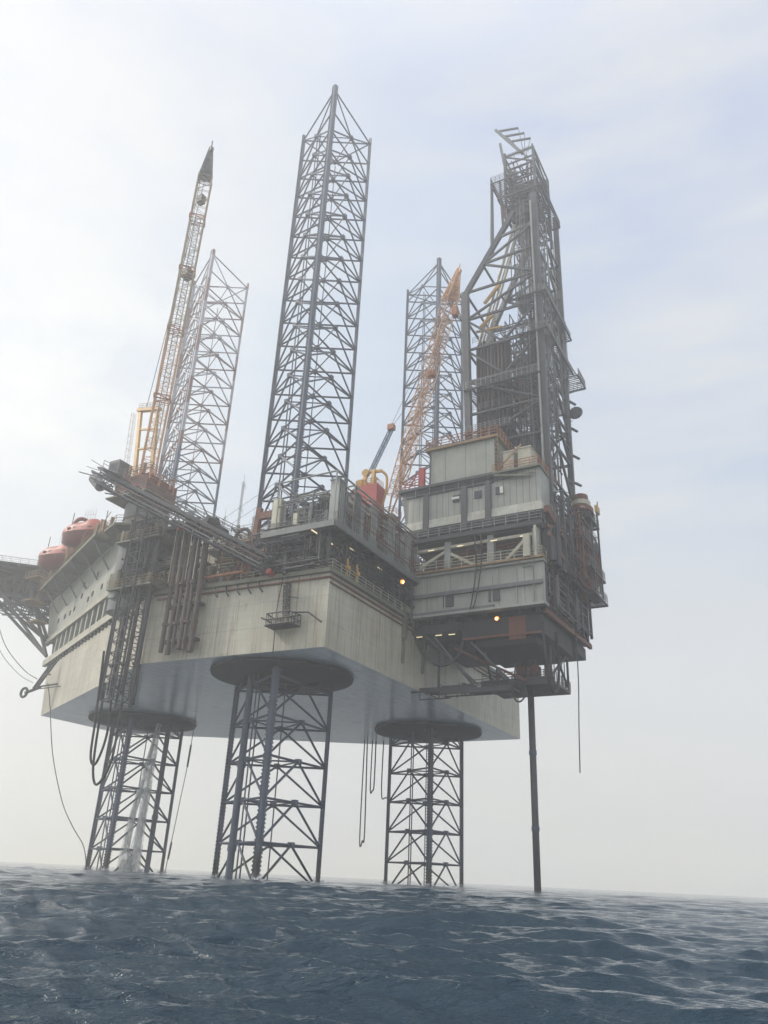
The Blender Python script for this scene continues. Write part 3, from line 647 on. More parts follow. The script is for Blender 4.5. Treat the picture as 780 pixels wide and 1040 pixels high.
mb = MB(); mb.tube([G[2] + V((0, -1.2, .4)), BB.lerp(BT, .93) + V((.6, .6, 0))], .05, 4); mb.tube([G[3] + V((0, .8, .4)), BB.lerp(BT, .93) + V((-.4, .6, 0))], .05, 4); each(mb, 'pendant_line', 'rope', cr)
mb = MB(); mb.lattice(BB + V((1.5, 1.5, 6)), BB.lerp(BT, .80) + V((1.4, 1.4, 0)), .8, 40, .05, .03, up=(1, 1, 0)); part(mb, 'ladder', 'lgrey', cr)
mb = MB(); mb.box(tuple(BB.lerp(BT, .83) - V((.5, .5, .7))), tuple(BB.lerp(BT, .83) + V((.5, .5, .7)))); mb.box(tuple(BB.lerp(BT, .62) - V((.7, .7, .5)) + V((1.4, 1.4, 0))), tuple(BB.lerp(BT, .62) + V((2.2, 2.2, .9)))); each(mb, 'sheave_block', 'dark', cr)
for f in (.22, .42, .60, .76):
    mb = MB(); c = BB.lerp(BT, f); mb.lattice(c, c + bd * .6, 2.35, 1, .12, .08, up=(1, 1, 0)); part(mb, 'boom_collar', 'orange', cr)

# ------------------------------------------------------------------ STERN CRANE (red house, orange boom)
c2 = thing('pedestal_crane', 'red pedestal crane with yellow gantry and long orange boom leaning toward the derrick', 'crane', (-9.5, 7.4, ZD), 'deck cranes')
mb = MB(); mb.cyl((-9.5, 7.4, ZD), (-9.5, 7.4, 48.6), 1.5, 18); part(mb, 'pedestal', 'grey', c2)
mb = MB(); mb.box((-11, 5.6, 49.6), (-8.6, 9.4, 54.6)); mb.cyl((-9.6, 7.4, 48.6), (-9.6, 7.4, 49.6), 1.9, 18); part(mb, 'machine_house', 'red', c2)
mb = MB(); mb.beam((-10.2, 8.6, 54.6), (-9.6, 8.2, 57.8), .5); mb.beam((-10.2, 6.8, 54.6), (-9.8, 6.9, 57.6), .5); mb.beam((-9.6, 8.6, 57.6), (-9.7, 5.6, 57.2), .35, .4); clutter(mb, -10.6, -9.4, 6, 8.6, 54.6, 14, 2.2, 301); mb.tube(curve([(-9.7, 5.7, 57.2), (-9.5, 4.9, 56.2), (-9.4, 4.9, 54), (-9.2, 5.6, 51.6)]), .2, 8); mb.cyl((-10.1, 8.3, 57.3), (-9.5, 8.3, 57.3), .6, 12); mb.rail([(-10.9, 9.2, 54.6), (-10.9, 5.8, 54.6), (-8.8, 5.8, 54.6)], 1.0, .8, .05); part(mb, 'gantry', 'yellow', c2)
mb = MB(); mb.lattice((-9.3, 7.7, 57.8), (-9.0, 4.7, 64.6), .5, 12, .07, .04, up=(1, 0, 0)); part(mb, 'jib_strut', 'blue', c2)
mb = MB(); mb.box((-9.5, 4.2, 64.4), (-8.6, 5.2, 65.3)); part(mb, 'sheave_block', 'orange', c2)
B2 = V((-9.0, 4.4, 50.0)); T2 = V((-11.3, -7.5, 89.7)); d2 = (T2 - B2).normalized()
mb = MB(); mb.lattice(B2 + d2 * 3, B2.lerp(T2, .88), 1.75, 30, .09, .05, w1=1.9, up=(1, -.6, 0)); mb.lattice(B2 + d2 * 3, B2.lerp(T2, .8), .7, 40, .05, .045, up=(1, -.6, 0)); 
for s_ in (1, -1): mb.tube([B2 + V((.3 * s_, 0, 0)), B2 + d2 * 3 + V((.8 * s_, 0, 0))], .14, 6)
part(mb, 'boom', 'boom2', c2)
mb = MB(); mb.lattice(B2.lerp(T2, .86), T2, 2.0, 5, .15, .09, w1=.3, up=(1, -.6, 0)); mb.lattice(B2.lerp(T2, .87), B2.lerp(T2, .98), 1.3, 6, .24, .2, w1=.4, up=(1, -.6, 0)); mb.tube([B2.lerp(T2, .87), B2.lerp(T2, .97)], .6, 6, .25); mb.cyl(T2 + V((-.2, .1, -.6)), T2 + V((.2, -.1, -.6)), .5, 12); mb.tube([T2, T2 + d2 * .9], .09, 5); part(mb, 'boom_head', 'boom2', c2)
mb = MB(); mb.tube([(-9, 4.7, 64.8), B2.lerp(T2, .55)], .05, 4); mb.tube([(-9, 4.9, 65), B2.lerp(T2, .86)], .04, 4); each(mb, 'pendant_line', 'rope', c2)
mb = MB(); c = B2.lerp(T2, .55); mb.box(tuple(c - V((.5, .9, .4))), tuple(c + V((.6, .4, .4)))); c = B2.lerp(T2, .80) + V((0, -1.6, 0)); mb.box(tuple(c - V((.5, .4, .8))), tuple(c + V((.5, .4, .8)))); mb.tube([c, B2.lerp(T2, .95) + V((0, -.6, 0))], .04, 4); part(mb, 'hook_block', 'orange', c2)
mb = MB(); mb.cyl((-8.6, 4.4, 46.6), (-8.6, 4.4, 49.4), 1.0, 14); mb.box((-9.8, 3.4, 49.4), (-7.6, 5.6, 49.8)); mb.rail([(-10, 5.6, 49.8), (-10, 3.2, 49.8), (-7.6, 3.2, 49.8)], 1.0, .8, .05); part(mb, 'boom_foot', 'orange', c2)
mb = MB(); mb.beam((-9.5, 5.9, 48.7), (-8.7, 4.6, 48.0), .8, .8); part(mb, 'foot_arm', 'dark2', c2)

# ------------------------------------------------------------------ BURNER BOOM stowed along the port side
bb = thing('burner_boom', 'long dark lattice burner boom with many pipes slanting down along the port side', 'burner boom', (-31, 8, 35))
P0 = V((-31.6, 7.6, 34.4)); P1 = V((-36.4, 33.6, 48.9)); d = (P1 - P0).normalized()
mb = MB(); mb.lattice(P0, P1, 1.9, 20, .12, .07, h=1.5); part(mb, 'boom_truss', 'dark2', bb)
sidev = d.cross(V((0, 0, 1))).normalized(); upv = sidev.cross(d).normalized()
for k, (a, b) in enumerate([(-.9, .95), (-.55, 1.1), (-.15, 1.0), (.25, 1.15), (.65, .98), (1.0, 1.12), (-1.1, .2), (-1.15, -.35)]):
    mb = MB(); o = sidev * a * 1.0 + upv * b; mb.tube([P0 + o + d * .5, P1 + o - d * (1 + (k * 7 % 5))], (.14, .09, .17, .1, .14, .08, .13, .09)[k], 7); part(mb, 'pipe', ('dark2', 'dark', 'rustbrown', 'grey')[k % 4], bb)
mb = MB(); o = upv * 1.5; pts_ = [P0.lerp(P1, i / 30) for i in range(31)]; rs = random.Random(9)
for i in range(60): a_ = P0.lerp(P1, rs.random()) + sidev * rs.uniform(-1.3, 1.3) + upv * rs.uniform(-.8, 1.6); mb.tube([a_, a_ + d * rs.uniform(.5, 3) + upv * rs.uniform(-.6, .6) + sidev * rs.uniform(-.5, .5)], rs.uniform(.04, .1), 5)
mb.rail([P0 + o - sidev * 1.1, P1 + o - sidev * 1.1], 1.0, 1.6, .04, 2); mb.rail([P0 + o + sidev * 1.1, P1 + o + sidev * 1.1], 1.0, 1.6, .04, 2); part(mb, 'railing', 'dark2', bb)
mb = MB()
for k in range(9): 
    o2 = sidev * (k % 3 - 1) * .7 + upv * (k // 3 - .5) * .8; mb.tube([P1 + o2 - d * 2, P1 + o2 + d * (1.2 + .5 * (k % 2))], .10 + .05 * (k % 2), 7)
for s_ in (-1.4, 1.4): mb.tube([P1 - d * 1 + sidev * s_, P1 + d * 2.8 + sidev * s_ - upv * .6], .09, 5)
mb.add([P1 + upv * 1.2 + sidev * 1.6, P1 + upv * 1.2 - sidev * 1.6, P1 + upv * 1.5 - sidev * 1.6 - d * 3.5, P1 + upv * 1.5 + sidev * 1.6 - d * 3.5, P1 + upv * 1.3 + sidev * 1.6, P1 + upv * 1.3 - sidev * 1.6, P1 + upv * 1.6 - sidev * 1.6 - d * 3.5, P1 + upv * 1.6 + sidev * 1.6 - d * 3.5], [(0, 1, 2, 3), (7, 6, 5, 4), (0, 4, 5, 1), (2, 6, 7, 3), (0, 3, 7, 4), (1, 5, 6, 2)])
part(mb, 'burner_head', 'grey', bb)
mb = MB(); mb.beam(P0 - V((0, 0, .6)), P0 + V((1.8, 0, -1.0)), .6); mb.beam(P0.lerp(P1, .48) - upv * 1.0, V((-30.2, 19.9, 41.3)), .4); part(mb, 'hinge', 'red', bb)
mb = MB(); [mb.tube([P0.lerp(P1, f) + upv * .8, V((-26, 34.5 - 2 * i, 50))], .05, 4) for i, f in enumerate((.55, .8))]; each(mb, 'stay_wire', 'rope', bb)

# ------------------------------------------------------------------ LIFEBOATS on the port bow
lp = thing('lifeboat_platform', 'olive platform with brackets on the port bow holding two orange lifeboats', 'platform', tuple(bf(42, 1.5, 46.5)))
mb = MB(); vs = [bf(s, o, z) for z in (47.9, 48.4) for s, o in ((22, .02), (57, .02), (57, 3.6), (22, 3.6))]; mb.add(vs, [(3, 2, 1, 0), (4, 5, 6, 7), (0, 1, 5, 4), (1, 2, 6, 5), (2, 3, 7, 6), (3, 0, 4, 7)]); part(mb, 'platform_floor', 'olive', lp)
mb = MB()
for s in (24, 30, 36, 42, 48, 54): mb.beam(bf(s, 3.3, 47.9), bf(s, .1, 43.6), .22); mb.beam(bf(s, .1, 47.7), bf(s, 3.5, 47.7), .2, .35)
each(mb, 'bracket', 'grey', lp)
mb = MB(); mb.rail([bf(56.9, 3.5, 48.4), bf(22, 3.5, 48.4), bf(22, .2, 48.4)], 1.15, 1.7, .05); part(mb, 'railing', 'ochre', lp)
mb = MB(); rs = random.Random(5)
for i in range(40):
    s = rs.uniform(22, 36); o = rs.uniform(.2, 3); p = bf(s, o, 48.4); h = rs.uniform(.6, 3.4); mb.beam(p, p + V((0, 0, h)), rs.uniform(.1, .5))
    mb.tube([p + V((0, 0, h)), bf(s + rs.uniform(-3, 3), o, 48.4 + rs.uniform(.5, 3.5))], .06, 5)
for s in (40.5, 44, 51.5): mb.beam(bf(s, 3.3, 48.4), bf(s, 3.6, 53.2), .22); mb.beam(bf(s, .6, 53.6), bf(s, 3.6, 53.2), .22)
for i in range(26):
    s = rs.uniform(30, 42); p = bf(s, 3.4, 48.4); h = rs.uniform(1, 4.2); mb.tube([p, p + V((0, 0, h)), p + FD * rs.uniform(-2, 2) + V((0, 0, h))], .07, 5)
part(mb, 'davit_gear', 'ochre', lp)
def lifeboat(s, off, z, lb):
    """closed orange boat lying along the bow face; its keel at z"""
    ctr = globals()['bf'](s, off, 0); AX = V((-.25, .97, 0)).normalized(); AN = V((-AX.y, AX.x, 0)); z0_ = z; s_c, o_c = s, off
    def bf(s_, o_, z_): return ctr + AX * (s_ - s_c) + AN * (o_ - o_c) + V((0, 0, z0_ + (z_ - z0_) * 1.4))
    t = thing('lifeboat', lb, 'lifeboat', tuple(bf(s, off, z)), 'orange lifeboats on the port bow')
    L, W = 9.0, 3.7
    n = 14; sec = []
    for i in range(n + 1):
        u = -1 + 2 * i / n; k = (1 - abs(u) ** 2.6) ** .55 if abs(u) < 1 else 0; k = max(k, .04)
        ring = []
        for a, rz in ((0, -.0), (.45, .1), (.85, .6), (1.0, 1.35), (1.04, 1.6)):
            ring.append((a * k, rz + (1 - k) * .75 * (1 if rz < 1.3 else .25)))
        pts = [(x, h) for x, h in ring]
        sec.append((u, pts))
    def surf(prof):
        vs = []; fs = []; m = len(prof[0][1])
        for u, pts in prof:
            full = [(-x, h) for x, h in reversed(pts[1:])] + pts
            for x, h in full: vs.append(bf(s + u * L / 2, off + x * W / 2, z + h))
        mm = 2 * m - 1
        for i in range(len(prof) - 1):
            for j in range(mm - 1): fs.append((i * mm + j, i * mm + j + 1, (i + 1) * mm + j + 1, (i + 1) * mm + j))
        return vs, fs
    mb = MB(); mb.add(*surf(sec)); part(mb, 'hull', 'boat', t, smooth=True)
    can = []
    for i in range(n + 1):
        u = -1 + 2 * i / n; k = max((1 - abs(u) ** 3) ** .5 if abs(u) < 1 else 0, .03)
        bulge = 1.25 if -.55 < u < .0 else 1.0
        can.append((u, [(0, 1.6 + 1.5 * k * bulge), (.35 * k, 1.6 + 1.45 * k * bulge), (.7 * k, 1.6 + 1.15 * k * bulge), (.92 * k, 1.6 + .6 * k), (1.0 * k, 1.62)]))
    mb = MB(); mb.add(*surf(can)); part(mb, 'canopy', 'canopy', t, smooth=True)
    mb = MB(); mb.tube([bf(s - 4.25, off + .5, z + 1.6)] + [bf(s + u * 4.35, off + 1.9 * max(.1, (1 - abs(u) ** 2.6)) ** .5, z + 1.6) for u in np.linspace(-.95, .95, 11)], .1, 6); part(mb, 'fender_strip', 'boat', t)
    mb = MB()
    for u in (-.4, -.1, .2, .45): mb.beam(bf(s + u * 4.5, off + 1.68, z + 2.0), bf(s + u * 4.5 + .6, off + 1.68, z + 2.0), .1, .4)
    part(mb, 'window', 'glass', t)
    for u in (-.62, -.28, .06, .4):
        mb = MB(); mb.tube([bf(s + (u + .3 * q_) * 4.3, off + (1.92 - .5 * max(0, abs(u + .3 * q_) - .5)), z + 1.45 - .4 * math.sin(PI * q_)) for q_ in np.linspace(0, 1, 7)], .04, 5); part(mb, 'grab_line', 'rope', t)
    mb = MB(); mb.box(tuple(bf(s - .6, off - .5, z + 3.15)), tuple(bf(s - .6, off - .5, z + 3.15) + V((1.1, 1.1, .5)))); part(mb, 'hatch', 'canopy', t)
    mb = MB(); [mb.tube([bf(s + e, off, z + 2.6), bf(s + e, off, z + 4.6)], .07, 5) for e in (-3.2, 3.2)]; part(mb, 'lifting_hook', 'dark2', t)
    mb = MB()
    for k in range(5): mb.tube([bf(s - 1 + .5 * k, off, z + 3.1), bf(s - 1 + .5 * k, off, z + 4.9)], .03, 4)
    mb.tube([bf(s - 1, off, z + 4.2), bf(s + 1, off, z + 4.2)], .03, 4); part(mb, 'boarding_rail', 'lgrey', t)
    return t
lifeboat(45.2, 3.4, 48.9, 'larger dark orange enclosed lifeboat, outermost on the bow platform')
lifeboat(33.0, 2.6, 49.6, 'orange lifeboat partly hidden behind platform rails, with a ring above it')
mb = MB(); cc = bf(34.2, 3.4, 53.6); VD = V((.76, -.65, 0))
mb.tube([cc + VD * 1.15 - V((0, 0, 2.6))] + [cc + VD * 1.15 * math.cos(a) + V((0, 0, 1.25 * math.sin(a))) for a in np.linspace(0, PI, 12)] + [cc - VD * 1.15 - V((0, 0, 2.6))], .34, 8)
single(mb, 'davit_arch', 'boat', 'orange arched davit standing over the second lifeboat', 'davit', tuple(cc), smooth=True)

# ------------------------------------------------------------------ HELIDECK
hd = thing('helideck', 'wide dark helicopter deck on slanting struts, cut by the left picture edge', 'helideck', (4, 92, 50))
HC = V((-1.0, 92.6, 0)); HZ = 53.5; rr = 13.4
oc = [(HC.x + rr * math.cos(R(22.5 + 45 * k)), HC.y + rr * math.sin(R(22.5 + 45 * k))) for k in range(8)]
mb = MB(); mb.prism(oc, HZ, HZ + .35); part(mb, 'deck_plate', 'dark2', hd)
mb = MB()
for k in range(-5, 6):
    w = math.sqrt(max(0, (rr * .95) ** 2 - (k * 2.1) ** 2)); mb.beam((HC.x - w, HC.y + k * 2.1, HZ - .35), (HC.x + w, HC.y + k * 2.1, HZ - .35), .3, .68)
for k in (-2, 0, 2): mb.beam((HC.x + k * 3.4, HC.y - 10, HZ - 1.1), (HC.x + k * 3.4, HC.y + 10, HZ - 1.1), .45, .8)
part(mb, 'deck_beams', 'dark', hd)
oc2 = [(HC.x + (rr + 1.5) * math.cos(R(22.5 + 45 * k)), HC.y + (rr + 1.5) * math.sin(R(22.5 + 45 * k))) for k in range(8)]
mb = MB()
for k in range(8):
    a = V((*oc[k], HZ + .2)); b = V((*oc[(k + 1) % 8], HZ + .2)); c_ = V((*oc2[k], HZ + .9)); e = V((*oc2[(k + 1) % 8], HZ + .9))
    mb.tube([c_, e], .06, 5); mb.tube([a, c_], .05, 5)
    for j in range(1, 7): mb.tube([a.lerp(b, j / 7), c_.lerp(e, j / 7)], .04, 4)
    for j in (1, 2): mb.tube([a.lerp(c_, j / 3), b.lerp(e, j / 3)], .03, 4)
part(mb, 'safety_net_frame', 'lgrey', hd)
mb = MB()
roots = [V((-7.4, 74.6, 35.5)), V((7.4, 74.6, 35.5)), V((-6.4, 76.2, 38.5)), V((6.4, 76.2, 38.5))]
for rt in roots:
    for dx, dy in ((-4, 2), (2, 8), (0, -6)):
        mb.tube([rt, V((HC.x + math.copysign(5.2, rt.x) + dx * .5, HC.y + dy, HZ - 1.5))], .3, 8)
for x in (-7.8, 0, 5.8):
    mb.tube([(x, 79.5, 46.8), (x, 103, HZ - 2.2)], .18, 6); mb.tube([(x, 80, 46), (x, 101, 48.5)], .2, 6)
    for k in range(8): y = 82 + k * 2.6; mb.tube([(x, y, 46.3 + (y - 80) * .11), (x, y + 1.3, HZ - 1.2)], .12, 5); mb.tube([(x, y + 1.3, HZ - 1.2), (x, y + 2.6, 46.3 + (y + 2.6 - 80) * .11)], .12, 5)
for k in range(9): y = 82 + k * 2.4; mb.tube([(-7.8, y, 46.4 + (y - 80) * .11), (5.8, y, 46.4 + (y - 80) * .11)], .12, 5)
part(mb, 'support_truss', 'dark2', hd)
mb = MB(); mb.box((-9.6, 79.2, 50.8), (-5.5, 83, 51)); mb.rail([(-9.6, 83, 51), (-9.6, 79.2, 51), (-5.5, 79.2, 51)], 1.1, 1, .05); mb.cage((-8.8, 79, 45), (-8.8, 79, 51)); mb.box((-10.4, 78.5, 45.8), (-7, 81.5, 46)); mb.box((-9.6, 76.5, 41.8), (-7, 79, 42)); part(mb, 'access_stair', 'ochre', hd)

# fairlead / anchor rack at lower bow
t = thing('anchor_rack', 'grey steel anchor rack jutting out from the lower bow corner', 'anchor rack', (-12.5, 66, 28))
mb = MB(); mb.beam((-12.8, 64.6, 32.6), (-13.2, 67.6, 28.2), .3); mb.beam((-12.4, 65.8, 33.0), (-13.4, 68.2, 28.0), .3); mb.beam((-12.8, 67.2, 28.3), (-13.4, 70.0, 27.4), .35); mb.beam((-13.2, 65, 30.2), (-13, 67, 30.2), .2); mb.beam((-12, 61.6, 28.9), (-13.2, 67.4, 28.3), .22); mb.beam((-13.4, 59.8, 28.0), (-13.3, 67.6, 27.9), .14); part(mb, 'rack_arm', 'dark2', t)
mb = MB(); mb.tube([(-13.4, 70.3 + .75 * math.cos(a), 27.5 + .75 * math.sin(a)) for a in np.linspace(0, 2 * PI, 13)], .22, 7); part(mb, 'fairlead_ring', 'dark', t)
mb = MB(); mb.tube(curve([(-12.6, 66, 29), (-12, 65.2, 26), (-12, 61.8, 17.5), (-12, 57.5, 10.5), (-12, 54.2, 7.0), (-12, 51.0, 4.2), (-11.6, 50, 1)]), .07, 6)
single(mb, 'mooring_rope', 'rope', 'long sagging rope from the lower bow corner down to the sea', 'rope', (-12.6, 66, 29))
mb = MB(); mb.tube(curve([(-12, 86, 44), (-12, 83.5, 40.6), (-12, 79.6, 36.2), (-12, 73.6, 31.9), (-12.8, 68.6, 29.8)]), .07, 6)
mb.tube(curve([(-12, 86.6, 44), (-12, 84.6, 40.2), (-12, 80.8, 35.4), (-12, 74.6, 31.2), (-12.8, 69.4, 29.2)]), .05, 6)
single(mb, 'fuel_hose', 'rope', 'pair of sagging lines from under the helideck to the anchor rack', 'hose', (-12, 86, 44))
mb = MB(); mb.tube(curve([(2.0, 46, 24.3), (1.8, 46, 18), (1.2, 46, 12), (.6, 46, 6.0), (.3, 46, 3.2), (.1, 46, .5)]), .06, 6); mb.tube([(1.9, 46, 20.5), (1.75, 46, 17)], .16, 6); mb.tube([(.62, 46, 5.6), (.35, 46, 3.2)], .16, 6)
single(mb, 'mooring_rope', 'rope', 'thin rope hanging to the sea right of the bow leg', 'rope', (2, 46, 24))
# lines under the far starboard edge
for i, pts in enumerate([[(26.6, 27.4, 24.6), (26.6, 27.4, 8.0), (26.9, 27.0, 7.7), (27.3, 26.9, 9), (27.2, 27.2, 24.6)],
                         [(27.7, 26.4, 24.6), (27.7, 26.4, 16.2), (27.9, 26.1, 15.9), (28.1, 25.9, 17), (28.1, 25.9, 24.6)],
                         [(28.6, 24.6, 24.6), (28.6, 24.6, 15.6), (28.8, 24.0, 14.8), (29.2, 23.4, 16), (29.3, 23.3, 24.6)]]):
    mb = MB(); mb.tube(curve(pts), .12, 6)
    single(mb, 'hanging_hose', 'rope', ['longest grey hose loop hanging under the hull between near leg and right leg', 'middle grey hose loop hanging under the hull, narrow and short', 'rightmost wide hose loop hanging under the hull left of the right leg'][i], 'hose', pts[0], 'hose loops under the hull')

# ------------------------------------------------------------------ work basket on the hull side with its ladder
t = thing('hull_ladder', 'small black cage platform with slanting ladder hung on the port hull side', 'ladder platform', (-30.9, 4.5, 27))
mb = MB(); mb.lattice((-30.7, 5.3, 32.3), (-30.9, 4.9, 28.4), .55, 9, .06, .04, up=(1, 0, 0)); part(mb, 'ladder', 'dark', t)
mb = MB()
bx = [(-32.2, 6.6), (-32.2, 3.5), (-30.4, 3.2), (-30.4, 6.9)]
for z in (27.0, 27.6, 28.3): mb.tube([(*p, z) for p in bx + bx[:1]], .09, 5)
for i in range(4):
    for j in range(4): 
        a = V((*bx[i], 0)).lerp(V((*bx[(i + 1) % 4], 0)), j / 4); mb.tube([a + V((0, 0, 27)), a + V((0, 0, 28.3))], .06, 4)
mb.box((-32.2, 3.4, 26.9), (-30.4, 6.8, 27.0)); mb.beam((-32.2, 6.6, 27.6), (-32.2, 7.3, 27.9), .2); part(mb, 'cage', 'dark', t)
mb = MB(); mb.tube([(-31.4, 3.6, 28.4), (-31.3, 1.6, 28.2), (-31.3, -.2, 26.9)], .11, 6); mb.tube([(-30.9, 5, 30.6), (-30.9, 3.4, 30.2)], .06, 5); part(mb, 'arm', 'dark', t)
mb = MB(); mb.tube([(-31, 6.1, 36), (-30.7, 6.0, 33), (-31.0, 6.2, 29), (-31.0, 6.1, 24.0)], .06, 5)
single(mb, 'hanging_rope', 'rubber', 'black rope hanging straight down the port hull side beside the cage', 'rope', (-31, 6, 33))

# ------------------------------------------------------------------ CANTILEVER
ct = thing('cantilever', 'pale grey box-beam cantilever reaching out over the stern under the drilling house', 'cantilever', (0, -9, 33.5))
for sx, lb in ((-1, 'port'), (1, 'starboard')):
    x = 9.7 * sx; mb = MB()
    mb.box((x - .25, -18.6, 33.6), (x + .25, 30, 39.0))
    o_ = sx * .25
    for y in np.arange(-18.4, 4, 3.3): mb.box((x + o_ - .09 + .09 * sx, y, 33.9), (x + o_ + .09 + .09 * sx, y + .14, 38.8))
    mb.box((x - .75, -18.8, 33.3), (x + .75, 30, 33.6)); mb.box((x - .75, -18.8, 39.0), (x + .75, 30, 39.3))
    part(mb, 'side_beam', 'beamwall' if sx < 0 else 'rust', ct)
mb = MB(); mb.box((-10.35, -18.5, 36.05), (-9.98, 3, 36.55)); mb.box((-10.3, -12, 33.62), (-9.98, 2, 34.0)); each(mb, 'stiffener', 'grey', ct)
for x in (-13.9, ): pass
for y, w in ((-5.6, 1.5), (-12.0, 1.5)):
    mb = MB(); mb.box((-10.12, y - w / 2, 34.5), (-9.96, y + w / 2, 35.9)); part(mb, 'hatch', 'dark2', ct)
mb = MB(); mb.beam((-10.1, -17.2, 33.8), (-10.1, -17.2, 38.6), .16); mb.beam((-10.1, -17.2, 38.6), (-10.1, -15.9, 38.6), .16); part(mb, 'frame_trim', 'lgrey', ct)
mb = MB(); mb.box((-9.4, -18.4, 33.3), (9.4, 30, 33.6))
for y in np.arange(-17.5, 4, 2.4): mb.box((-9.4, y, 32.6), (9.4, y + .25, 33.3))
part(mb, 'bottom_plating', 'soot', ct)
mb = MB(); mb.box((-9.4, -18.4, 38.9), (9.4, 30, 39.2)); part(mb, 'top_deck', 'dark', ct)
# hung lower trays
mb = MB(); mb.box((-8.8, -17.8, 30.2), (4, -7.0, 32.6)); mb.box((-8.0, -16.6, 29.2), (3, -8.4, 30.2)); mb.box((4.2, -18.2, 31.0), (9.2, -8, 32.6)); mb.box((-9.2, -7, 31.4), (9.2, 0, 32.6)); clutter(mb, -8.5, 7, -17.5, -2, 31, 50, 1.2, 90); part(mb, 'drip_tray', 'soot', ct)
mb = MB(); mb.box((-8.86, -15.6, 29.6), (-8.7, -13.4, 32.6)); mb.box((-9.0, -17.7, 30.1), (-8.82, -7.2, 30.4)); mb.beam((-8.9, -18.2, 32.9), (9.5, -18.9, 32.9), .4, .6); part(mb, 'tray_edge', 'rust', ct)
# aft open frame between beams
mb = MB()
for x in np.linspace(-9.3, 9.5, 8): mb.beam((x, -18.6, 33.6), (x, -18.6, 39.2), .28)
for x0, x1 in ((-9.3, -4), (4, 9.5), (-1.2, 4)): mb.beam((x0, -18.6, 33.6), (x1, -18.6, 39), .22); mb.beam((x0, -18.6, 39), (x1, -18.6, 33.6), .22)
for z in (35.4, 37.2): mb.beam((-9.3, -18.6, z), (9.5, -18.6, z), .2)
mb.box((-9, -17.5, 34.1), (-6, -14.6, 38.2)); mb.box((1, -17.8, 33.9), (8.5, -15, 37.6)); clutter(mb, -9, 8, -18.3, -16, 33.7, 40, 4, 91); part(mb, 'aft_frame', 'dark', ct)
mb = MB(); pipes(mb, -9, 9.6, -19.4, -17.5, 33.5, 39, 36, .1, 95); part(mb, 'pipework', 'grey', ct)
mb = MB(); pipes(mb, -9, 9.6, -19.3, -17.5, 33.5, 39, 18, .12, 96); part(mb, 'pipework', 'rust', ct)
for x, y, z in ((-9.0, -10.2, 32.3),):
    mb = MB(); mb.cyl((-9.5, -12.2, 32.4), (-9.9, -12.2, 32.2), .2, 10, .25); part(mb, 'flood_lamp', 'lamp_orange', ct)
    mb = MB(); mb.cyl((-9.9, -12.2, 32.2), (-9.96, -12.2, 32.17), .12, 10); part(mb, 'bulb', 'lamp_core', ct)
for x, y in ((-8.6, -3.6), (-8.4, -5.4), (-8.7, -.8)):
    mb = MB(); mb.beam((x, y - .45, 31.25), (x, y + .45, 31.25), .12, .08); part(mb, 'strip_light', 'lamp_white', ct)

# mezzanine between cantilever and drill floor (V braces, handrails)
mz = thing('substructure', 'open mezzanine with cream V-braces and rails between the cantilever and the drilling house', 'substructure', (0, -9, 39.3))
mb = MB(); mb.box((-10.8, -18.9, 39.35), (10, 2, 39.6)); part(mb, 'walkway_floor', 'ochre', mz)
mb = MB(); mb.rail([(-10.7, 1.4, 39.6), (-10.7, -18.7, 39.6), (-7, -18.7, 39.6)], 1.25, 1.9, .06, 3); part(mb, 'railing', 'cream', mz)
for y in (-17.6, -11.4, -5.2, .2):
    mb = MB(); mb.beam((-9.2, y, 39.6), (-9.2, y, 44.0), .9, .8); part(mb, 'column', 'lgrey', mz)
    mb = MB(); mb.beam((9.2, y, 39.6), (9.2, y, 44.0), .9, .8); part(mb, 'column', 'rust', mz)
mb = MB(); mb.beam((-9.3, -16.8, 43.2), (-9.3, -13.4, 40.0), .4); mb.beam((-9.3, -9.0, 40.1), (-9.3, -5.6, 42.2), .4); mb.beam((-9.3, -9.0, 40.1), (-9.3, -13.4, 40.0), .4); mb.beam((-9.3, -4.8, 42.6), (-9.3, .2, 40.2), .4); mb.beam((-9.3, -17.2, 43.2), (-9.3, 0, 43.2), .4); each(mb, 'brace', 'cream', mz)
mb = MB(); mb.box((-7.8, -16.5, 39.6), (8.4, -1, 43.8)); clutter(mb, -9, -7.9, -17.5, .5, 39.6, 36, 3.4, 44); part(mb, 'inner_machinery', 'dark', mz)
mb = MB(); pipes(mb, -9.0, -8.0, -17.5, .5, 39.8, 43.6, 30, .1, 46); part(mb, 'pipework', 'rust', mz)
for y in (-2.9, -7.2, -12.0, -16.1):
    mb = MB(); mb.beam((-9.9, y - .45, 42.9), (-9.9, y + .45, 42.9), .10, .08); part(mb, 'strip_light', 'lamp_white', mz)
mb = MB(); mb.beam((-10.6, -17.9, 39.6), (-10.6, -17.9, 43.8), .3); mb.beam((-10.8, -16.8, 39.6), (-10.8, -16.8, 42.6), .9, .5); each(mb, 'post', 'cream', mz)

# ------------------------------------------------------------------ DRILLING HOUSE
dh = thing('drilling_house', 'large grey-green panelled drilling house with two tiers under the derrick', 'drilling house', (-2, -9, 44))
mb = MB(); mb.box((-9.9, -18.5, 43.95), (9.0, .6, 44.9)); mb.box((-10.3, -18.7, 44.1), (-9.93, .8, 44.7)); part(mb, 'base_frame', 'dark', dh)
mb = MB(); mb.rail([(-10.3, .6, 44.7), (-10.3, -18.7, 44.7), (-3, -18.7, 44.7)], 1.2, 1.6, .06, 3); part(mb, 'railing', 'lgrey', dh)
mb = MB(); mb.box((-9.2, -18.0, 44.9), (4, -.3, 46.5)); part(mb, 'plinth', 'soot', dh)
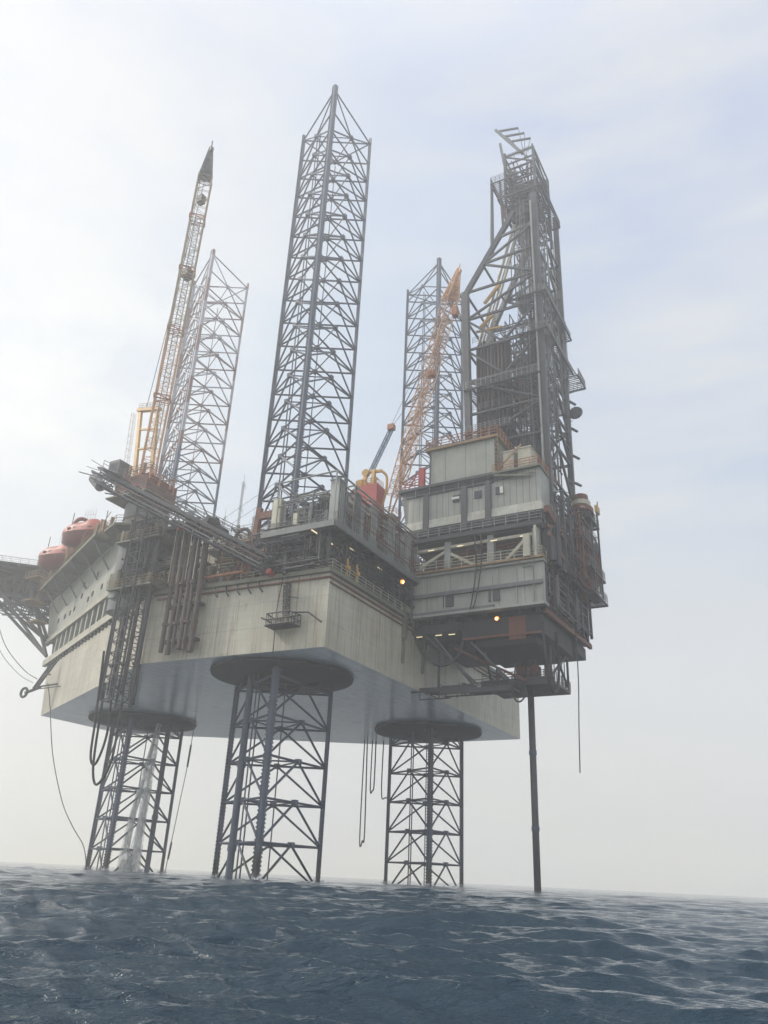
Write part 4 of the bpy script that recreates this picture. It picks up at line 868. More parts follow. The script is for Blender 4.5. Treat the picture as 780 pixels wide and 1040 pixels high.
# main wall, with bevelled lower skirt
mb = MB(); mb.box((-10.0, -18.7, 47.5), (-2.9, 1.2, 52.4)); part(mb, 'main_wall', 'wall', dh)
mb = MB()
for z0, z1, o in ((46.9, 47.5, 0.02), (46.25, 46.85, .12)): mb.box((-10.0 - o, -18.7 - o, z0), (-2.9, 1.0, z1))
part(mb, 'skirt', 'pale', dh)
mb = MB(); mb.add([(-10.05, 1.0, 46.3), (-10.05, 1.0, 52.4), (-10.05, 2.0, 53.2), (-2.9, 1.0, 46.3), (-2.9, 1.0, 52.4), (-2.9, 2.0, 53.2)], [(0, 1, 2), (3, 5, 4), (0, 2, 5, 3)]); part(mb, 'sloped_end_wall', 'grey', dh)
mb = MB(); mb.box((-10.5, -12.2, 52.4), (-2.6, 2.2, 52.8)); mb.box((-10.1, -12.2, 51.3), (-9.98, 1.2, 52.4)); part(mb, 'ledge', 'dark2', dh)
mb = MB(); mb.rail([(-10.3, -12.2, 51.3), (-10.3, 1.6, 51.3)], 1.1, 2.0, .04, 2) if False else mb.beam((-10.3, -12, 51.5), (-10.3, 1.4, 51.5), .05)
for y in np.arange(-11.5, 1.5, 2.2): mb.tube([(-10.35, y, 51.2), (-10.35, y, 52.4)], .05, 4)
part(mb, 'cable_tray', 'lgrey', dh)
for y in (-2.1, -7.9, -11.4):
    mb = MB(); mb.box((-10.28, y - .42, 44.9), (-10.06, y + .42, 52.4)); part(mb, 'buttress', 'dark2', dh)
for y, zc, mt in ((-6.7, 50.0, 'glass'), (-9.9, 50.0, 'glass'), (-13.0, 50.0, 'glass')):
    mb = MB(); mb.box((-10.14, y - .52, zc - .55), (-9.99, y + .52, zc + .55)); w_ = part(mb, 'window', mt, dh)
mb = MB(); mb.box((-10.3, -7.2, 49.85), (-10.142, -6.1, 50.2)); part(mb, 'window_shelf', 'white', dh)
mb = MB(); mb.box((-10.2, -13.55, 49.5), (-10.142, -13.1, 50.5)); part(mb, 'window_screen', 'white', dh)
mb = MB(); pipes(mb, -10.4, -10.1, -18.5, 0, 51.2, 52.3, 12, .05, 202); pipes(mb, -10.4, -9.4, -18.5, 0, 44.9, 46.2, 40, .07, 204); part(mb, 'conduit', 'dark2', dh)
# recessed aft bay top ledge over the wall
mb = MB(); mb.box((-10.6, -18.9, 52.4), (-2.6, -12.2, 52.7)); mb.beam((-10.5, -12.4, 52.2), (-10.5, -17.6, 51.2), .2, .3); part(mb, 'aft_ledge', 'olive', dh)
mb = MB(); mb.rail([(-10.5, -12.2, 52.7), (-10.5, -18.8, 52.7), (-3, -18.8, 52.7)], 1.2, 1.3, .06, 3); part(mb, 'railing', 'orange', dh)
for y0, y1, x0 in ((-14.9, -13.4, -9.4), (-17.4, -15.6, -9.6)):
    mb = MB(); mb.box((x0, y0, 52.7), (x0 + 3, y1, 56.0)); mb.box((x0 - .1, y0 - .1, 56.0), (x0 + 3.1, y1 + .1, 56.2)); part(mb, 'cabinet', 'cream', dh)
# upper tier
mb = MB(); mb.box((-9.4, -12.4, 52.8), (3, -2.2, 58.7)); part(mb, 'upper_wall', 'wall2', dh)
mb = MB(); [mb.beam((-9.5, y, 52.8), (-9.5, y, 58.7), .16) for y in (-12.3, -2.3)]; mb.box((-9.5, -12.4, 53.0), (-9.403, -2.2, 53.2)); part(mb, 'corner_trim', 'dark2', dh)
mb = MB(); mb.box((-9.9, -12.9, 58.7), (3.5, -1.6, 59.1)); part(mb, 'roof', 'ochre', dh)
mb = MB(); mb.rail([(3.4, -1.7, 59.1), (-9.8, -1.7, 59.1), (-9.8, -12.8, 59.1), (-3, -12.8, 59.1)], 1.4, 1.2, .07, 3); part(mb, 'roof_railing', 'orange', dh)
mb = MB(); mb.box((-8.8, -11.5, 59.1), (2, -2.5, 59.9)); part(mb, 'roof_tray', 'soot', dh)
mb = MB(); 
for k in range(9): mb.beam((-10.5 - 0 * k, -12.7 - .0, 52.7 + .62 * k), (-9.5, -12.7, 52.7 + .62 * k), .3, .08)
mb.beam((-10.4, -12.6, 52.8), (-10.4, -16.4, 56.2), .1, .3); mb.rail([(-10.3, -12.9, 53.2), (-10.3, -13, 58.2)], 1.0, 1, .05) ; part(mb, 'stair', 'ochre', dh)
mb = MB(); mb.box((-10.3, -1.7, 52.8), (-9.7, -.9, 55.9)); [mb.tube([(-10.3, -.9, 52.8 + k * .45), (-10.3, 1.6 - k * .3, 52.8 + k * .36)], .07, 5) for k in range(6)]
for y in (-.3, .5, 1.3): mb.tube([(-10.3, y, 52.8), (-10.3, y, 54.6 - (y + .9) * .6)], .07, 5)
mb.tube([(-10.3, 1.9, 52.9), (-10.3, -.9, 55.4)], .07, 5); part(mb, 'red_stair', 'red', dh)
# ------------------------------------------------------------------ DERRICK
dk = thing('derrick', 'dark open steel derrick rising over the drilling house, leaning on its sloping upper side', 'derrick', (0, -12.8, 44))
cs = {'PA': ((-5.6, -18.5), (-5.6, -18.4)), 'SA': ((5.9, -18.6), (6.3, -18.6)), 'PF': ((-5.6, -6.9), (-5.6, -6.2)), 'SF': ((5.6, -6.9), (5.6, -6.2))}
ZF, ZK = 52.0, 89.6
def col(k, z):
    (x0, y0), (x1, y1) = cs[k]
    if k[1] == 'F' and z > ZK:
        t_ = (z - ZK) / (105 - ZK); sx = -1 if k[0] == 'P' else 1; return V((sx * (5.6 - 1.3 * t_), -6.2 - 8.2 * t_, z))
    t_ = (z - ZF) / (ZK - ZF); return V((x0 + (x1 - x0) * t_, y0 + (y1 - y0) * t_, z))
mb = MB(); mb.beam(col('PA', 44), col('PA', 106), 1.05, .85); part(mb, 'column', 'dark2', dk)
mb = MB(); mb.beam(col('PA', 53) + V((-.7, .35, 0)), col('PA', 104) + V((-.7, .35, 0)), .25, .3); part(mb, 'cable_riser', 'lgrey', dk)
mb = MB(); mb.beam(col('SA', 44), col('SA', 111.5), .8, .8); part(mb, 'column', 'dark2', dk)
for k in ('PF', 'SF'):
    mb = MB(); mb.beam(col(k, 44), col(k, ZK), .95, .95); mb.beam(col(k, ZK - .3), col(k, 105), .75, .75); part(mb, 'column', 'dark2', dk)
lv = [54, 60.5, 66, 72, 78, 84, 89.6, 95, 100]
faces = [('PF', 'PA'), ('SF', 'SA'), ('PA', 'SA')]
for f, (a, b) in enumerate(faces):
    for i, z in enumerate(lv):
        if f != 2 or True:
            mb = MB(); mb.beam(col(a, z), col(b, z), .32, .36); part(mb, 'girt', 'dark2', dk)
        if i + 1 < len(lv):
            z2 = lv[i + 1]; mb = MB()
            if f == 0:
                if i in (3, 4): mb.beam(col(a, z2), (col(a, z) + col(b, z)) / 2, .3); mb.beam(col(b, z2), (col(a, z) + col(b, z)) / 2, .3)
                else:
                    A_, B2_ = (a, b) if i % 2 else (b, a); mb.beam(col(A_, z), col(B2_, z2), .32)
            elif f == 2:
                m = (col(a, z2) + col(b, z2)) / 2; mb.beam(col(a, z), m, .34); mb.beam(col(b, z), m, .34); mb.beam(col(a, (z + z2) / 2), (col(a, z) + m) / 2, .2); mb.beam(col(b, (z + z2) / 2), (col(b, z) + m) / 2, .2)
            else:
                A_, B2_ = (a, b) if i % 2 else (b, a); mb.beam(col(A_, z), col(B2_, z2), .3)
            part(mb, 'brace', 'dark2', dk)
for z in (72, 78, 84, 89.6, 95): mb = MB(); mb.beam(col('PF', z), col('SF', z), .3); part(mb, 'girt', 'dark2', dk)
# crown section
CX0, CX1, CY0, CY1 = -4.4, 3.6, -18.4, -13.2
mb = MB()
for x, y in ((CX0, CY0), (CX0, CY1), (CX1, CY0), (CX1, CY1)): mb.beam((x, y, 102), (x, y, 118.2 if y == CY0 else 119.2), .4)
for z in (104, 106.5, 109, 110.6, 112, 113.6, 115, 116.4, 118.4):
    for a, b in (((CX0, CY0), (CX0, CY1)), ((CX0, CY1), (CX1, CY1)), ((CX1, CY1), (CX1, CY0)), ((CX1, CY0), (CX0, CY0))): mb.beam((*a, z), (*b, z), .22)
for z0, z1 in ((104, 109), (109, 112), (112, 115), (115, 118.4)):
    mb.beam((CX0, CY0, z0), (CX0, CY1, z1), .2); mb.beam((CX0, CY0, z1), (CX1, CY0, z0), .2); mb.beam((CX1, CY0, z0), (CX1, CY1, z1), .2)
part(mb, 'crown_frame', 'dark2', dk)
mb = MB(); mb.box((CX0 + .5, CY0 + 1.4, 104.5), (CX0 + 4, CY1 - .6, 107.2)); clutter(mb, CX0, CX1 - 1, CY0, CY1 - 1, 103.2, 20, 4, 13); clutter(mb, CX0, CX1 - 1, CY0, CY1 - 1, 108.2, 26, 3.2, 12); pipes(mb, CX0, CX1, CY0, CY1, 104, 118, 110, .07, 14); part(mb, 'crown_block', 'dark2', dk)
mb = MB(); [mb.cyl((CX0 + .6 + k, CY0 + 1.6, 109.5), (CX0 + .9 + k, CY0 + 1.6, 109.5), 1.0, 14) for k in (0, 1, 2, 4, 5, 6)]; each(mb, 'sheave', 'grey', dk)
mb = MB(); mb.grating(CX0 - 1.3, CX1 + 1.5, CY0 - 1.3, CY1 + 1.0, 107.6); mb.rail([(CX0 - 1.3, CY1 + 1, 107.8), (CX0 - 1.3, CY0 - 1.3, 107.8), (CX1 + 1.5, CY0 - 1.3, 107.8), (CX1 + 1.5, CY1 + 1, 107.8)], 1.3, .9, .045, 4); part(mb, 'crown_platform', 'dark2', dk)
mb = MB(); mb.grating(CX0 - .9, CX1, CY1 - 1.0, CY1 + 2.4, 112.2); mb.rail([(CX0 - .9, CY1 - 1, 112.4), (CX0 - .9, CY1 + 2.4, 112.4), (CX1, CY1 + 2.4, 112.4)], 1.3, .9, .045, 4); mb.beam((CX0 - .6, CY1 + 2.3, 112.2), (CX0, -10.6, 97.5), .4); mb.beam((CX0 - .6, CY1 + .8, 112.2), (CX0, -12.6, 101.5), .35); mb.tube([(CX0 - .8, CY1 + 2.4, 112), (-5.4, -10.6, 97)], .05, 4); part(mb, 'side_platform', 'dark2', dk)
mb = MB(); mb.box((CX0 + .2, CY1 - .2, 105.6), (CX0 + 2, CY1 + .9, 107.2)); part(mb, 'orange_guard', 'orange', dk)
mb = MB()
for x in (CX0 + .3, CX0 + 2.2, CX0 + 4.4): 
    mb.beam((x, CY1 + .2, 117), (x, CY1 + .9, 122.6), .4) if x == CX0 + .3 else mb.beam((x, CY1 + .2, 117), (x, CY1 + .9, 122.0), .25)
mb.beam((CX0 + .3, -16.4, 118), (CX0 + .3, -11.5, 126.6), .4, .45); mb.beam((CX0 + 1.5, -16.8, 118), (CX0 + 1.5, -13.4, 124.8), .2)
for k in range(3):
    y = -12.1 - 1.1 * k; z = 125.9 - 1.9 * k; mb.beam((CX0 + .3, y, z), (CX0 + 1.5, y - 3.3, z + .4), .28, .3); mb.tube([(CX0 + 1.5, y - 3.3, z + .4), (CX0 + 1.2, -16.5, 117.6)], .06, 5)
mb.tube([(CX0 + .2, CY0 + .2, 117), (CX0 + .2, CY0 + .2, 119.4)], .15, 6)
mb.rail([(CX0, CY1, 117.6), (CX0, CY0, 117.6), (CX1, CY0, 117.6)], 1.2, .9, .05, 3)
part(mb, 'gin_pole_frame', 'grey', dk)
# monkey boards and platforms
for z, ex, nm in ((70.0, 1.4, 'lgrey'), (77.4, 1.5, 'grey'), (62.2, .9, 'grey'), (84.5, .3, 'grey')):
    mb = MB(); mb.grating(-6.6, 6.4, -18.2, -6.4, z) if z in (70.0, 62.2) else mb.grating(-6.8, 7.2, -19.8, -15.5, z)
    if z == 62.2:
        mb = MB(); mb.grating(-6.6, -1, -13.6, -6.4, z)
    part(mb, 'platform', 'dark', dk)
    mb = MB()
    if z == 70.0: mb.rail([(-6.5, -6.6, z + .15), (-6.5, -18.0, z + .15)], 1.35, .8, .045, 5)
    elif z == 62.2: mb.rail([(-6.5, -6.6, z + .15), (-6.5, -13.5, z + .15)], 1.2, .8, .045, 4)
    else: mb.rail([(-6.7, -15.6, z + .15), (-6.7, -19.7, z + .15), (7.1, -19.7, z + .15), (7.1, -15.6, z + .15)], 1.25, .9, .045, 4)
    part(mb, 'railing', 'lgrey', dk)
mb = MB(); mb.grating(5.5, 9.8, -20.9, -17, 76.2, .5); mb.beam((9.6, -20.8, 76.2), (6.3, -18.6, 73.6), .15); mb.rail([(5.6, -20.9, 76.35), (9.7, -20.9, 76.35), (9.7, -17, 76.35)], 1.3, .7, .045, 4)
mb.beam((9.7, -20.9, 76.4), (6.5, -18.8, 80.6), .12); [mb.beam(V((9.7, -20.9, 76.4)).lerp(V((6.5, -18.8, 80.6)), k / 6), V((9.7, -19.9, 76.4)).lerp(V((6.5, -18.3, 80.6)), k / 6), .1) for k in range(7)]; part(mb, 'escape_platform', 'grey', dk)
mb = MB(); [mb.beam((6.3, -19.0, z), (7.7, -19.6, z), .35, .25) for z in (57.6, 62.3, 67.2, 72.2)]; mb.tube([(6.6, -19.8 + .9 * math.cos(a), 70 + .9 * math.sin(a)) for a in np.linspace(0, 2 * PI, 13)], .25, 6); mb.cyl((6.2, -19.8, 70), (7.1, -19.8, 70), .7, 12); each(mb, 'cable_bracket', 'dark2', dk)
mb = MB(); mb.cage((-3.6, -18.3, 53), (-3.6, -18.3, 106)); part(mb, 'ladder', 'grey', dk)
mb = MB(); mb.cage((-6.2, -16.6, 53), (-6.2, -16.6, 104), off=(-1, 0, 0)); part(mb, 'ladder', 'grey', dk)
mb = MB(); mb.cage((-5.0, -15.0, 53), (-4.6, -15.4, 110), off=(-1, 0, 0)); part(mb, 'ladder', 'grey', dk)
for a_, b_ in (((-5.6, -7.4, 79), (-5.6, -17.8, 79)), ((-5.6, -7.4, 66.5), (-5.6, -17.8, 66.5)), ((-5, -18.9, 84), (6, -18.9, 84))):
    mb = MB(); mb.rail([a_, b_], 1.2, 1.0, .04, 4); part(mb, 'catwalk_railing', 'grey', dk)
mb = MB(); [mb.tube([(x, -12.0 - .5 * (k % 2), 60), (x * .7, -15.0, 107)], .035, 4) for k, x in enumerate((-1.6, -1.1, -.6, 0, .6, 1.1, 1.6))]; each(mb, 'drilling_line', 'rope', dk)
for sx in (-.9, .9):
    mb = MB(); mb.beam((sx, -15.6, 54), (sx, -15.6, 103), .32, .4); part(mb, 'guide_rail', 'dark2', dk)
mb = MB(); clutter(mb, -4, 4, -17, -12, 62.4, 20, 2.6, 17); clutter(mb, -3, 4, -17.5, -12, 70.2, 14, 2.2, 19);  clutter(mb, -5, 4, -18, -13, 54, 30, 5.5, 23); part(mb, 'inner_gear', 'soot', dk)
mb = MB(); pipes(mb, -5, 5.5, -18, -10, 53, 84, 110, .10, 27); pipes(mb, -4, 4, -18, -13, 84, 106, 44, .08, 28); part(mb, 'pipework', 'dark2', dk)
mb = MB(); pipes(mb, -5.4, 6.3, -19.3, -18, 53, 104, 40, .08, 29); part(mb, 'pipework', 'grey', dk)
mb = MB(); mb.tube(curve([(5.2, -17.9, 104), (5.4, -18, 92), (5.6, -17.6, 80), (4.2, -17.2, 74)]), .16, 7); part(mb, 'mud_hose', 'cream', dk)
# racked drill pipe: dark block of stands, plus the slanting pale pipes
t = thing('racked_drill_pipe', 'dark brown stands of drill pipe racked upright inside the derrick', 'drill pipe', (-3.6, -9.5, 59.2))
n_ = 0
for ix in range(5):
    for iy in range(9):
        if ix and iy not in (0, 8): continue
        mb = MB(); x = -5.0 + ix * .55; y = -12.6 + iy * .58; mb.tube([(x, y, 59.95), (x, y, 79.4 - .35 * ((ix + iy) % 3))], .22, 6); part(mb, 'pipe_stand', 'rustbrown' if (ix + iy) % 3 else 'soot', t)
mb = MB(); mb.box((-5.3, -12.8, 61), (-2.6, -7.8, 61.3)); mb.box((-5.2, -12.7, 70.4), (-2.7, -7.9, 70.7)); mb.box((-4.7, -12.2, 60), (-2.9, -8.3, 78.5)); part(mb, 'finger_rack', 'soot', t)
t = thing('slanting_pipes', 'pale yellow slanting pipes and beams inside the upper derrick', 'pipes', (-3, -9, 80))
for a, b, r in (((-3.4, -14.2, 103), (-3.4, -7.6, 80.5), .26), ((-2.6, -14.8, 103), (-2.6, -8.4, 80.5), .22), ((-3.0, -14.5, 102), (-3.0, -8.0, 80.5), .14)):
    mb = MB(); mb.tube([a, b], r, 8); part(mb, 'pipe', 'cream', t)
mb = MB(); mb.beam((-4.4, -12.0, 90.8), (-4.4, -9.0, 87.4), .3, .5); mb.beam((-4.4, -10.4, 84.6), (-4.4, -8.0, 82.6), .3, .5); mb.beam((-4.6, -12.0, 81.6), (-4.6, -7.6, 82.0), .3, .3); each(mb, 'arm', 'yellow', t)
t = thing('travelling_block', 'dark travelling block and red top drive hanging in the middle of the derrick', 'travelling block', (0, -14, 72))
mb = MB(); mb.box((-1.4, -15.2, 73.6), (1.4, -13.2, 77.2)); mb.cyl((-.9, -14.2, 76.6), (.9, -14.2, 76.6), 1.3, 16); part(mb, 'block', 'dark', t)
mb = MB(); mb.box((-2.2, -14.8, 69.0), (.9, -13.0, 72.8)); mb.cyl((-1.2, -13.8, 66.4), (-1.2, -13.8, 69), .55, 12); part(mb, 'top_drive', 'rust', t)
mb = MB(); mb.box((-1.2, -14.8, 88), (1.0, -13.4, 90.6)); mb.cyl((-.1, -14.1, 86.6), (-.1, -14.1, 88), .3, 10, .9); part(mb, 'hook', 'dark2', t)

# ------------------------------------------------------------------ stair tower and outer platforms on the aft starboard side
st = thing('stair_tower', 'rusty stair tower of stacked platforms and rails at the right end of the rig', 'stair tower', (7, -20.3, 38))
for z, x0, x1, y0, y1 in ((39.2, 4, 11.0, -21.4, -18.7), (42.6, 3, 10.6, -21.4, -18.7), (46.2, 0, 8.8, -21.3, -18.7), (50.3, 3.0, 8.4, -21.6, -19.0)):
    mb = MB(); mb.grating(x0, x1, y0, y1, z, .5, .2); part(mb, 'platform', 'dark2', st)
    mb = MB(); mb.rail([(x0, y0, z + .3), (x1, y0, z + .3), (x1, y1, z + .3)], 1.25, 1.1, .05, 3); part(mb, 'railing', 'grey', st)
    mb = MB(); clutter(mb, x0 + .3, x1 - 1.2, y0 + .3, y1 - 1, z + .2, 26, 2.8, int(z)); part(mb, 'equipment', 'rust' if int(z) % 2 else 'olive', st)
mb = MB()
for x in (-2, 1.5, 4.4, 7.4, 9.2): mb.beam((x, -19.2, 34), (x, -19.2, 52.6), .35); 
for x, y in ((4.6, -21.4), (8.6, -21.4)): mb.beam((x, y, 39), (x, y, 53), .25)
for z0 in (39.5, 43, 46.6): mb.beam((1.5, -19.2, z0), (7.4, -19.2, z0 + 3.2), .25); mb.beam((7.4, -19.2, z0), (1.5, -19.2, z0 + 3.2), .25)
part(mb, 'post', 'dark2', st)
mb = MB(); mb.beam((-9.6, -19.2, 46.4), (7.8, -19.8, 41.2), .7, 1.1); mb.beam((-9.4, -19.3, 43.0), (6, -19.8, 38.4), .3, .7); mb.beam((-9.6, -19.1, 44.0), (2.8, -19.6, 47.8), .25, .4); part(mb, 'stair_stringer', 'rust', st)
mb = MB(); mb.rail([(-9.2, -19.5, 46.6), (7.6, -20.0, 41.6)], 1.1, 1.3, .05, 3); part(mb, 'stair_railing', 'lgrey', st)
mb = MB(); pipes(mb, -6, 9.5, -20.6, -18.8, 38.4, 51, 90, .11, 101); part(mb, 'pipework', 'dark2', st)
mb = MB(); pipes(mb, -2, 10.2, -21.4, -18.8, 39.4, 50, 70, .12, 103); part(mb, 'pipework', 'rust', st)
mb = MB(); clutter(mb, -9, 7, -19.8, -18.8, 39.4, 46, 6.6, 107); part(mb, 'equipment', 'dark', st)
mb = MB(); pipes(mb, -1, 9.8, -21.4, -18.8, 43, 52, 14, .1, 105); part(mb, 'pipework', 'cream', st)
for k in range(3): mb = MB(); mb.cyl((3.8 + k * .1, -20.3, 51.0 + k * 1.1), (3.9 + k * .1, -20.3, 51.75 + k * 1.1), 1.75 - .35 * k, 16); part(mb, 'ventilator_ring', 'rust' if k % 2 == 0 else 'cream', st)
mb = MB(); mb.tube([(9.6, -21.2, 39.5), (9.6, -21.2, 53.6)], .09, 6); lt = single(mb, 'floodlight_post', 'grey', 'thin post carrying a pale yellow floodlight at the far right of the rig', 'floodlight', (9.6, -21.2, 39.5))
mb = MB(); mb.box((8.7, -21.5, 53.4), (10.3, -21.1, 54.5)); mb.tube([(10.2, -21.2, 54), (10.4, -21.2, 55.8)], .1, 6); mb.build('flood_lamp', 'yellow', lt, (9.6, -21.2, 39.5))

# ------------------------------------------------------------------ conductor pipe, texas deck under the cantilever
t = thing('conductor_pipe', 'long straight dark conductor pipe standing in the sea under the cantilever', 'pipe', (0, -13, -5))
mb = MB(); mb.tube([(0, -13, -6), (0, -13, 27)], .42, 16); part(mb, 'pipe', 'dark2', t, smooth=True)
mb = MB(); mb.tube([(0, -13, 26.9), (0, -13, 30.5)], .85, 14); mb.tube([(0, -13, 27.6), (0, -13, 28.0)], 1.15, 14); mb.tube([(0, -13, 26.4), (0, -13, 26.9)], .6, 14, .85); part(mb, 'blowout_preventer', 'dark', t)
mb = MB(); mb.tube([(0, -13, 8.0), (0, -13, 8.5)], .5, 16); mb.tube([(0, -13, 17), (0, -13, 17.5)], .5, 16); part(mb, 'coupling', 'leg', t)
td = thing('work_platform', 'flat dark work platform hung on struts under the cantilever around the conductor pipe', 'platform', (-4, -10, 25))
mb = MB(); mb.grating(-6.6, -3.4, -7.6, 1.2, 24.8); mb.beam((-6.6, -7.6, 24.6), (-6.6, 1.2, 24.6), .3, .5); mb.grating(-7.0, -4, -12.8, -6.6, 24.2); mb.beam((-7.0, -12.8, 24.1), (-7.0, -3.2, 24.1), .3, .6); mb.rail([(-7, -12.6, 24.3), (-7, -7.8, 24.3)], 1.1, 1.1, .05); pipes(mb, -6.6, -3.5, -13, 1, 23.7, 25.6, 16, .08, 205); part(mb, 'catwalk', 'dark2', td)
mb = MB(); mb.box((-4.0, -17.2, 25.2), (4, -7.8, 25.6)); mb.box((-4.4, -17.6, 24.9), (-4.0, -7.8, 25.8)); part(mb, 'platform_floor', 'dark', td)
mb = MB(); mb.rail([(-4, -7.8, 25.6), (-4, -17.2, 25.6), (4, -17.2, 25.6), (4, -9, 25.6)], 1.2, 1.0, .05, 4); part(mb, 'railing', 'dark2', td)
mb = MB()
for a, b in (((-4.6, .6, 25.2), (-8.6, 1, 33)), ((-6.4, -12.6, 25), (-8.4, -8, 30)), ((-6, -7.4, 25), (-8.6, -3, 31)), ((-6, -8.0, 25), (-8.6, -1.6, 31.4)), ((-5, -2, 25.2), (-5, -2, 31.4)), ((-3.6, -17, 25.6), (-3.6, -17, 30)), ((3.8, -17, 25.6), (3.8, -17, 31)), ((-3.6, -17, 26), (3.8, -17, 30.6)), ((3.8, -17, 26), (-3.6, -17, 30.6)), ((-3.6, -9, 25.6), (-6.4, -9, 30))): mb.beam(a, b, .26)
for x in (-3, -1.6, 1.8, 3): mb.tube([(x, -16.8, 25.6), (x, -16.8, 30.4)], .07, 5)
each(mb, 'strut', 'dark2', td)
mb = MB(); mb.beam((-6.6, -5, 29.9), (-4.5, -14, 25.4), .3); clutter(mb, -3.6, 2.6, -16.6, -9, 25.6, 22, 2.6, 111); part(mb, 'equipment', 'rust', td)
# hoses on and under the cantilever
H_ = [([(-10.6, -.4, 36), (-10.6, -.5, 33.5), (-10.4, -1.4, 29.8), (-10.2, -3.2, 27.4), (-10, -5.2, 26.8), (-9.4, -6.7, 28), (-8.6, -7, 30)], .17, 'thick black hose sagging from the cantilever front across the hull side'),
      ([(-9.0, -17.9, 31.5), (-9.0, -18.0, 27.6), (-8.1, -18.0, 24.6), (-6.2, -18.0, 23.4), (-4.4, -18.0, 24.4), (-3.6, -18.0, 27), (-3.9, -18, 31.5)], .17, 'black hose loop hanging at the aft end right of the conductor pipe'),
      ([(-6, -13.2, 27.5), (-6, -12.8, 23.5), (-6, -13.5, 22.5), (-6, -14.3, 23.3), (-6, -14.0, 25)], .11, 'small black hose loop hanging under the work platform'),
      ([(-1.9, -20.0, 33), (-2.0, -20.0, 29), (-2.2, -20, 25), (-3.2, -20, 19.5), (-3.9, -20.0, 14.2)], .07, 'thin dark line hanging free below the stair tower at right'),
      ([(-10.8, -9.6, 44), (-10.8, -9.9, 39.4), (-10.8, -9.3, 35), (-10.8, -9.0, 33.6)], .09, 'left one of two black hoses down the cantilever beam face'),
      ([(-10.9, -10.6, 44), (-10.9, -10.6, 39.4), (-10.9, -9.9, 35), (-10.9, -9.4, 33.6)], .09, 'right one of two black hoses down the cantilever beam face')]
for pts, r, lb in H_:
    mb = MB(); mb.tube(curve(pts), r, 8); single(mb, 'hanging_hose', 'rubber', lb, 'hose', pts[0], 'black hoses of the cantilever')
# landing strip between cantilever front and machinery
t = thing('connecting_gear', 'dark stack of pipes and gangways between the machinery platform and the cantilever', 'gangway', (-8.5, 1.2, ZD))
mb = MB(); pipes(mb, -11, -7, -.6, 1.8, ZD - .5, 41, 34, .12, 121); [mb.beam((x, -.7, 32.5), (x, -.7, 40), .25) for x in (-11, -9.4, -7.6)]; part(mb, 'pipework', 'dark2', t)
mb = MB(); clutter(mb, -12, -7.5, .4, 2, ZD, 22, 5.5, 123); part(mb, 'equipment', 'dark', t)
mb = MB(); mb.rail([(-12.5, -.9, 40.2), (-8.5, -.9, 40.2)], 1.1, 1.0, .05); mb.box((-12.6, -1, 39.95), (-8.4, .2, 40.15)); part(mb, 'gangway', 'rust', t)

# ------------------------------------------------------------------ falling water from the hull into the sea beside the bow leg
def water_fall():
    m, nt, b = new_mat('falling_water')
    f = noise(nt, 1.4, 8, .75, (1, 1, .35))
    k = ramp(nt, f, [(.40, (0, 0, 0)), (.62, (.65,) * 3)])
    b.inputs['Base Color'].default_value = (.85, .87, .88, 1); b.inputs['Roughness'].default_value = .6
    nt.links.new(k, b.inputs['Alpha']); return m
M['fall'] = water_fall()
mb = MB(); rs = random.Random(3)
wx, wy = -1.0, 51.0
for j in range(7):
    pts = []
    ph = rs.uniform(0, 6)
    for i in range(16):
        z = 24.2 - i * 1.6; sp = .2 + .085 * i
        pts.append((wx - 1.1 * (i / 15) + sp * math.cos(ph + i * .13) * .9 + rs.uniform(-.06, .06), wy + .8 * (i / 15) + sp * math.sin(ph + i * .13) * .9 + rs.uniform(-.06, .06), z))
    mb.tube(pts, .16, 8, .7, cap=False)
o = mb.build('water_jet', 'fall', None, (wx, wy, 0), True)
tag(o, 'white stream of discharged water falling from the hull into the sea at the bow leg', 'water stream'); o['kind'] = 'stuff'

def foam_mat():
    m, nt, b = new_mat('foam_spray')
    k = ramp(nt, noise(nt, 2.6, 8, .8), [(.38, (0, 0, 0)), (.60, (.9,) * 3)])
    b.inputs['Base Color'].default_value = (.8, .82, .84, 1); b.inputs['Roughness'].default_value = .8
    nt.links.new(k, b.inputs['Alpha']); return m
M['foam'] = foam_mat()
rs = random.Random(41); mb = MB()
for i in range(70):
    a = rs.uniform(0, 2 * PI); rr_ = abs(rs.gauss(0, 1.3)); x, y = -2.0 + rr_ * math.cos(a), 51.8 + rr_ * math.sin(a); h = max(.2, 2.6 - rr_) * rs.uniform(.3, 1.1)
    mb.tube([(x, y, .6), (x + rs.uniform(-.3, .3), y + rs.uniform(-.3, .3), 1.2 + h)], rs.uniform(.3, .6), 6, .08)
o = mb.build('splash', 'foam', None, (-2, 51.8, 0)); tag(o, 'white splash where the falling stream hits the sea inside the bow leg', 'splash'); o['kind'] = 'stuff'
for k_, (cx, cy) in LEGS.items():
    mb = MB()
    for a in (-150, -30, 90):
        px, py = cx + 6.93 * math.cos(R(a)), cy + 6.93 * math.sin(R(a))
        for i in range(26):
            t_ = rs.uniform(0, 2 * PI); q_ = rs.uniform(.2, 1.0); x, y = px + q_ * math.cos(t_), py + q_ * math.sin(t_)
            mb.tube([(x, y, .8), (x + rs.uniform(-.15, .15), y + rs.uniform(-.15, .15), 1.25 + max(0, 1 - q_) * rs.uniform(.2, .9))], rs.uniform(.12, .3), 5, .05)
    o = mb.build('foam', 'foam', None, (cx, cy, 0)); tag(o, {'N': 'white foam round the feet of the near leg', 'L': 'white foam round the feet of the bow leg', 'R': 'white foam round the feet of the right leg'}[k_], 'foam'); o['kind'] = 'stuff'
